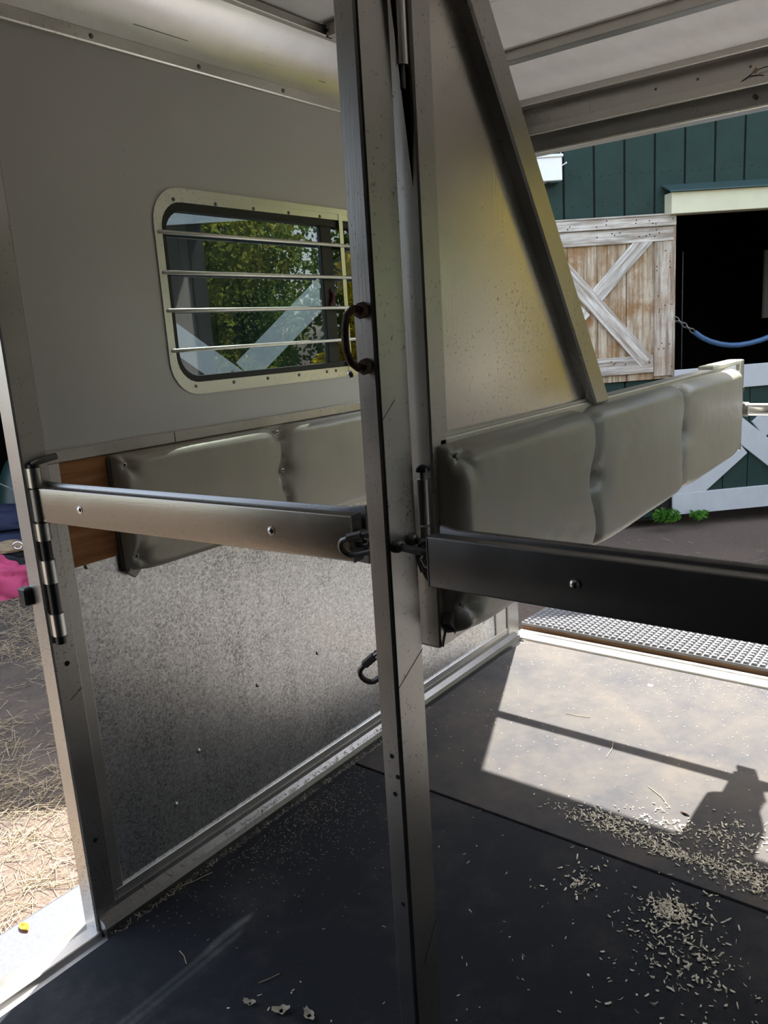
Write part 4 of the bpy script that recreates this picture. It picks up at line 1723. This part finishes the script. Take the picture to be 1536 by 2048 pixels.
# straws lying on the mats
sl = [(-1.02, 1.30, .03, 40, 'short straw on the black front mat left of the post'), (-1.20, 1.00, .05, 65, 'slanting straw on the black front mat, nearest the leaf scraps'),
      (-1.42, .93, .05, 160, 'straw on the black front mat crossing the light streak'), (-1.62, 1.12, .12, 70, 'long bent straw at the gutter under the left wall'),
      (-.93, 2.35, .11, 100, 'long straw standing out alone mid sunlit rear mat'), (-1.12, 2.52, .09, 10, 'straw on the sunlit rear mat nearest the left wall'),
      (-.70, 2.16, .12, 140, 'longest straw beside the shavings on the sunlit rear mat')]
for x, y, L, a, lab in sl:
    an = math.radians(a)
    dx, dy = math.cos(an) * L / 2, math.sin(an) * L / 2
    g = G().tube([(x - dx, y - dy, .0016), (x + dy * .12, y - dx * .12, .0035), (x + dx, y + dy, .0018)], .0011, 6)
    obj('straw_stalk', g, 'straw', None, 62, lab, 'straw', base=(x, y, 0))

# larger curled shavings and leaf scraps
for k, (x, y, L, W, a, lab) in enumerate(((-1.184, .925, .030, .016, 20, 'pale dry leaf scrap at the bottom edge, left one'), (-1.112, .95, .040, .022, 40, 'torn dry leaf scrap at the bottom edge, middle one'),
                                      (-1.052, .975, .038, .020, 160, 'ragged dry leaf scrap at the bottom edge nearest the post'))):
    g = G()
    rows = []
    for i in range(6):
        s = i / 5 - .5
        wv = W * (math.cos(s * 2.6) ** .8) * (1 + .3 * math.sin(i * 2.3 + k))
        rows.append([(s * L, v * wv, .0015 + .010 * abs(v) * 1.2 + .006 * s * s * 4) for v in (-.5, -.2, .2, .5)])
    g.loft(rows)
    bmesh.ops.solidify(g.bm, geom=list(g.bm.faces), thickness=.0006)
    bmesh.ops.transform(g.bm, matrix=Matrix.Translation((x, y, 0)) @ Matrix.Rotation(math.radians(a), 4, 'Z'), verts=list(g.bm.verts))
    obj('leaf_scrap', g, 'dryleaf', None, 62, lab, 'leaf', base=(x, y, 0))
g = G()
rows = []
for i in range(6):
    s = i / 5 - .5
    wv = .022 * max(.1, math.cos(s * 2.8))
    rows.append([(-1.93 + s * .042, .80 + v * wv, -.0645 + .012 * abs(v) + .004 * abs(s)) for v in (-.5, 0, .5)])
g.loft(rows)
bmesh.ops.solidify(g.bm, geom=list(g.bm.faces), thickness=.0006)
obj('fallen_leaf', g, 'amber', None, 62, 'small yellow leaf lying on the fender step', 'leaf', base=(-1.93, .80, -.066))
for (x, y, lab) in ((-.61, 2.115, 'brown bark sliver in the divider shadow'),):
    g = G().tube([(x - .014, y + .004, .003), (x, y, .005), (x + .014, y - .002, .003)], [.001, .004, .0015], 6)
    obj('bark_sliver', g, 'rust', None, 62, lab, 'chip', base=(x, y, 0))
for (x, y, lab) in ((-.98, 2.895, 'small dark drain hole cap near the rear sill'),):
    g = G().tube([(x, y, -.002), (x, y, .0008)], .012, 14)
    obj('drain_cap', g, 'steel', None, 62, lab, 'cap', base=(x, y, 0))
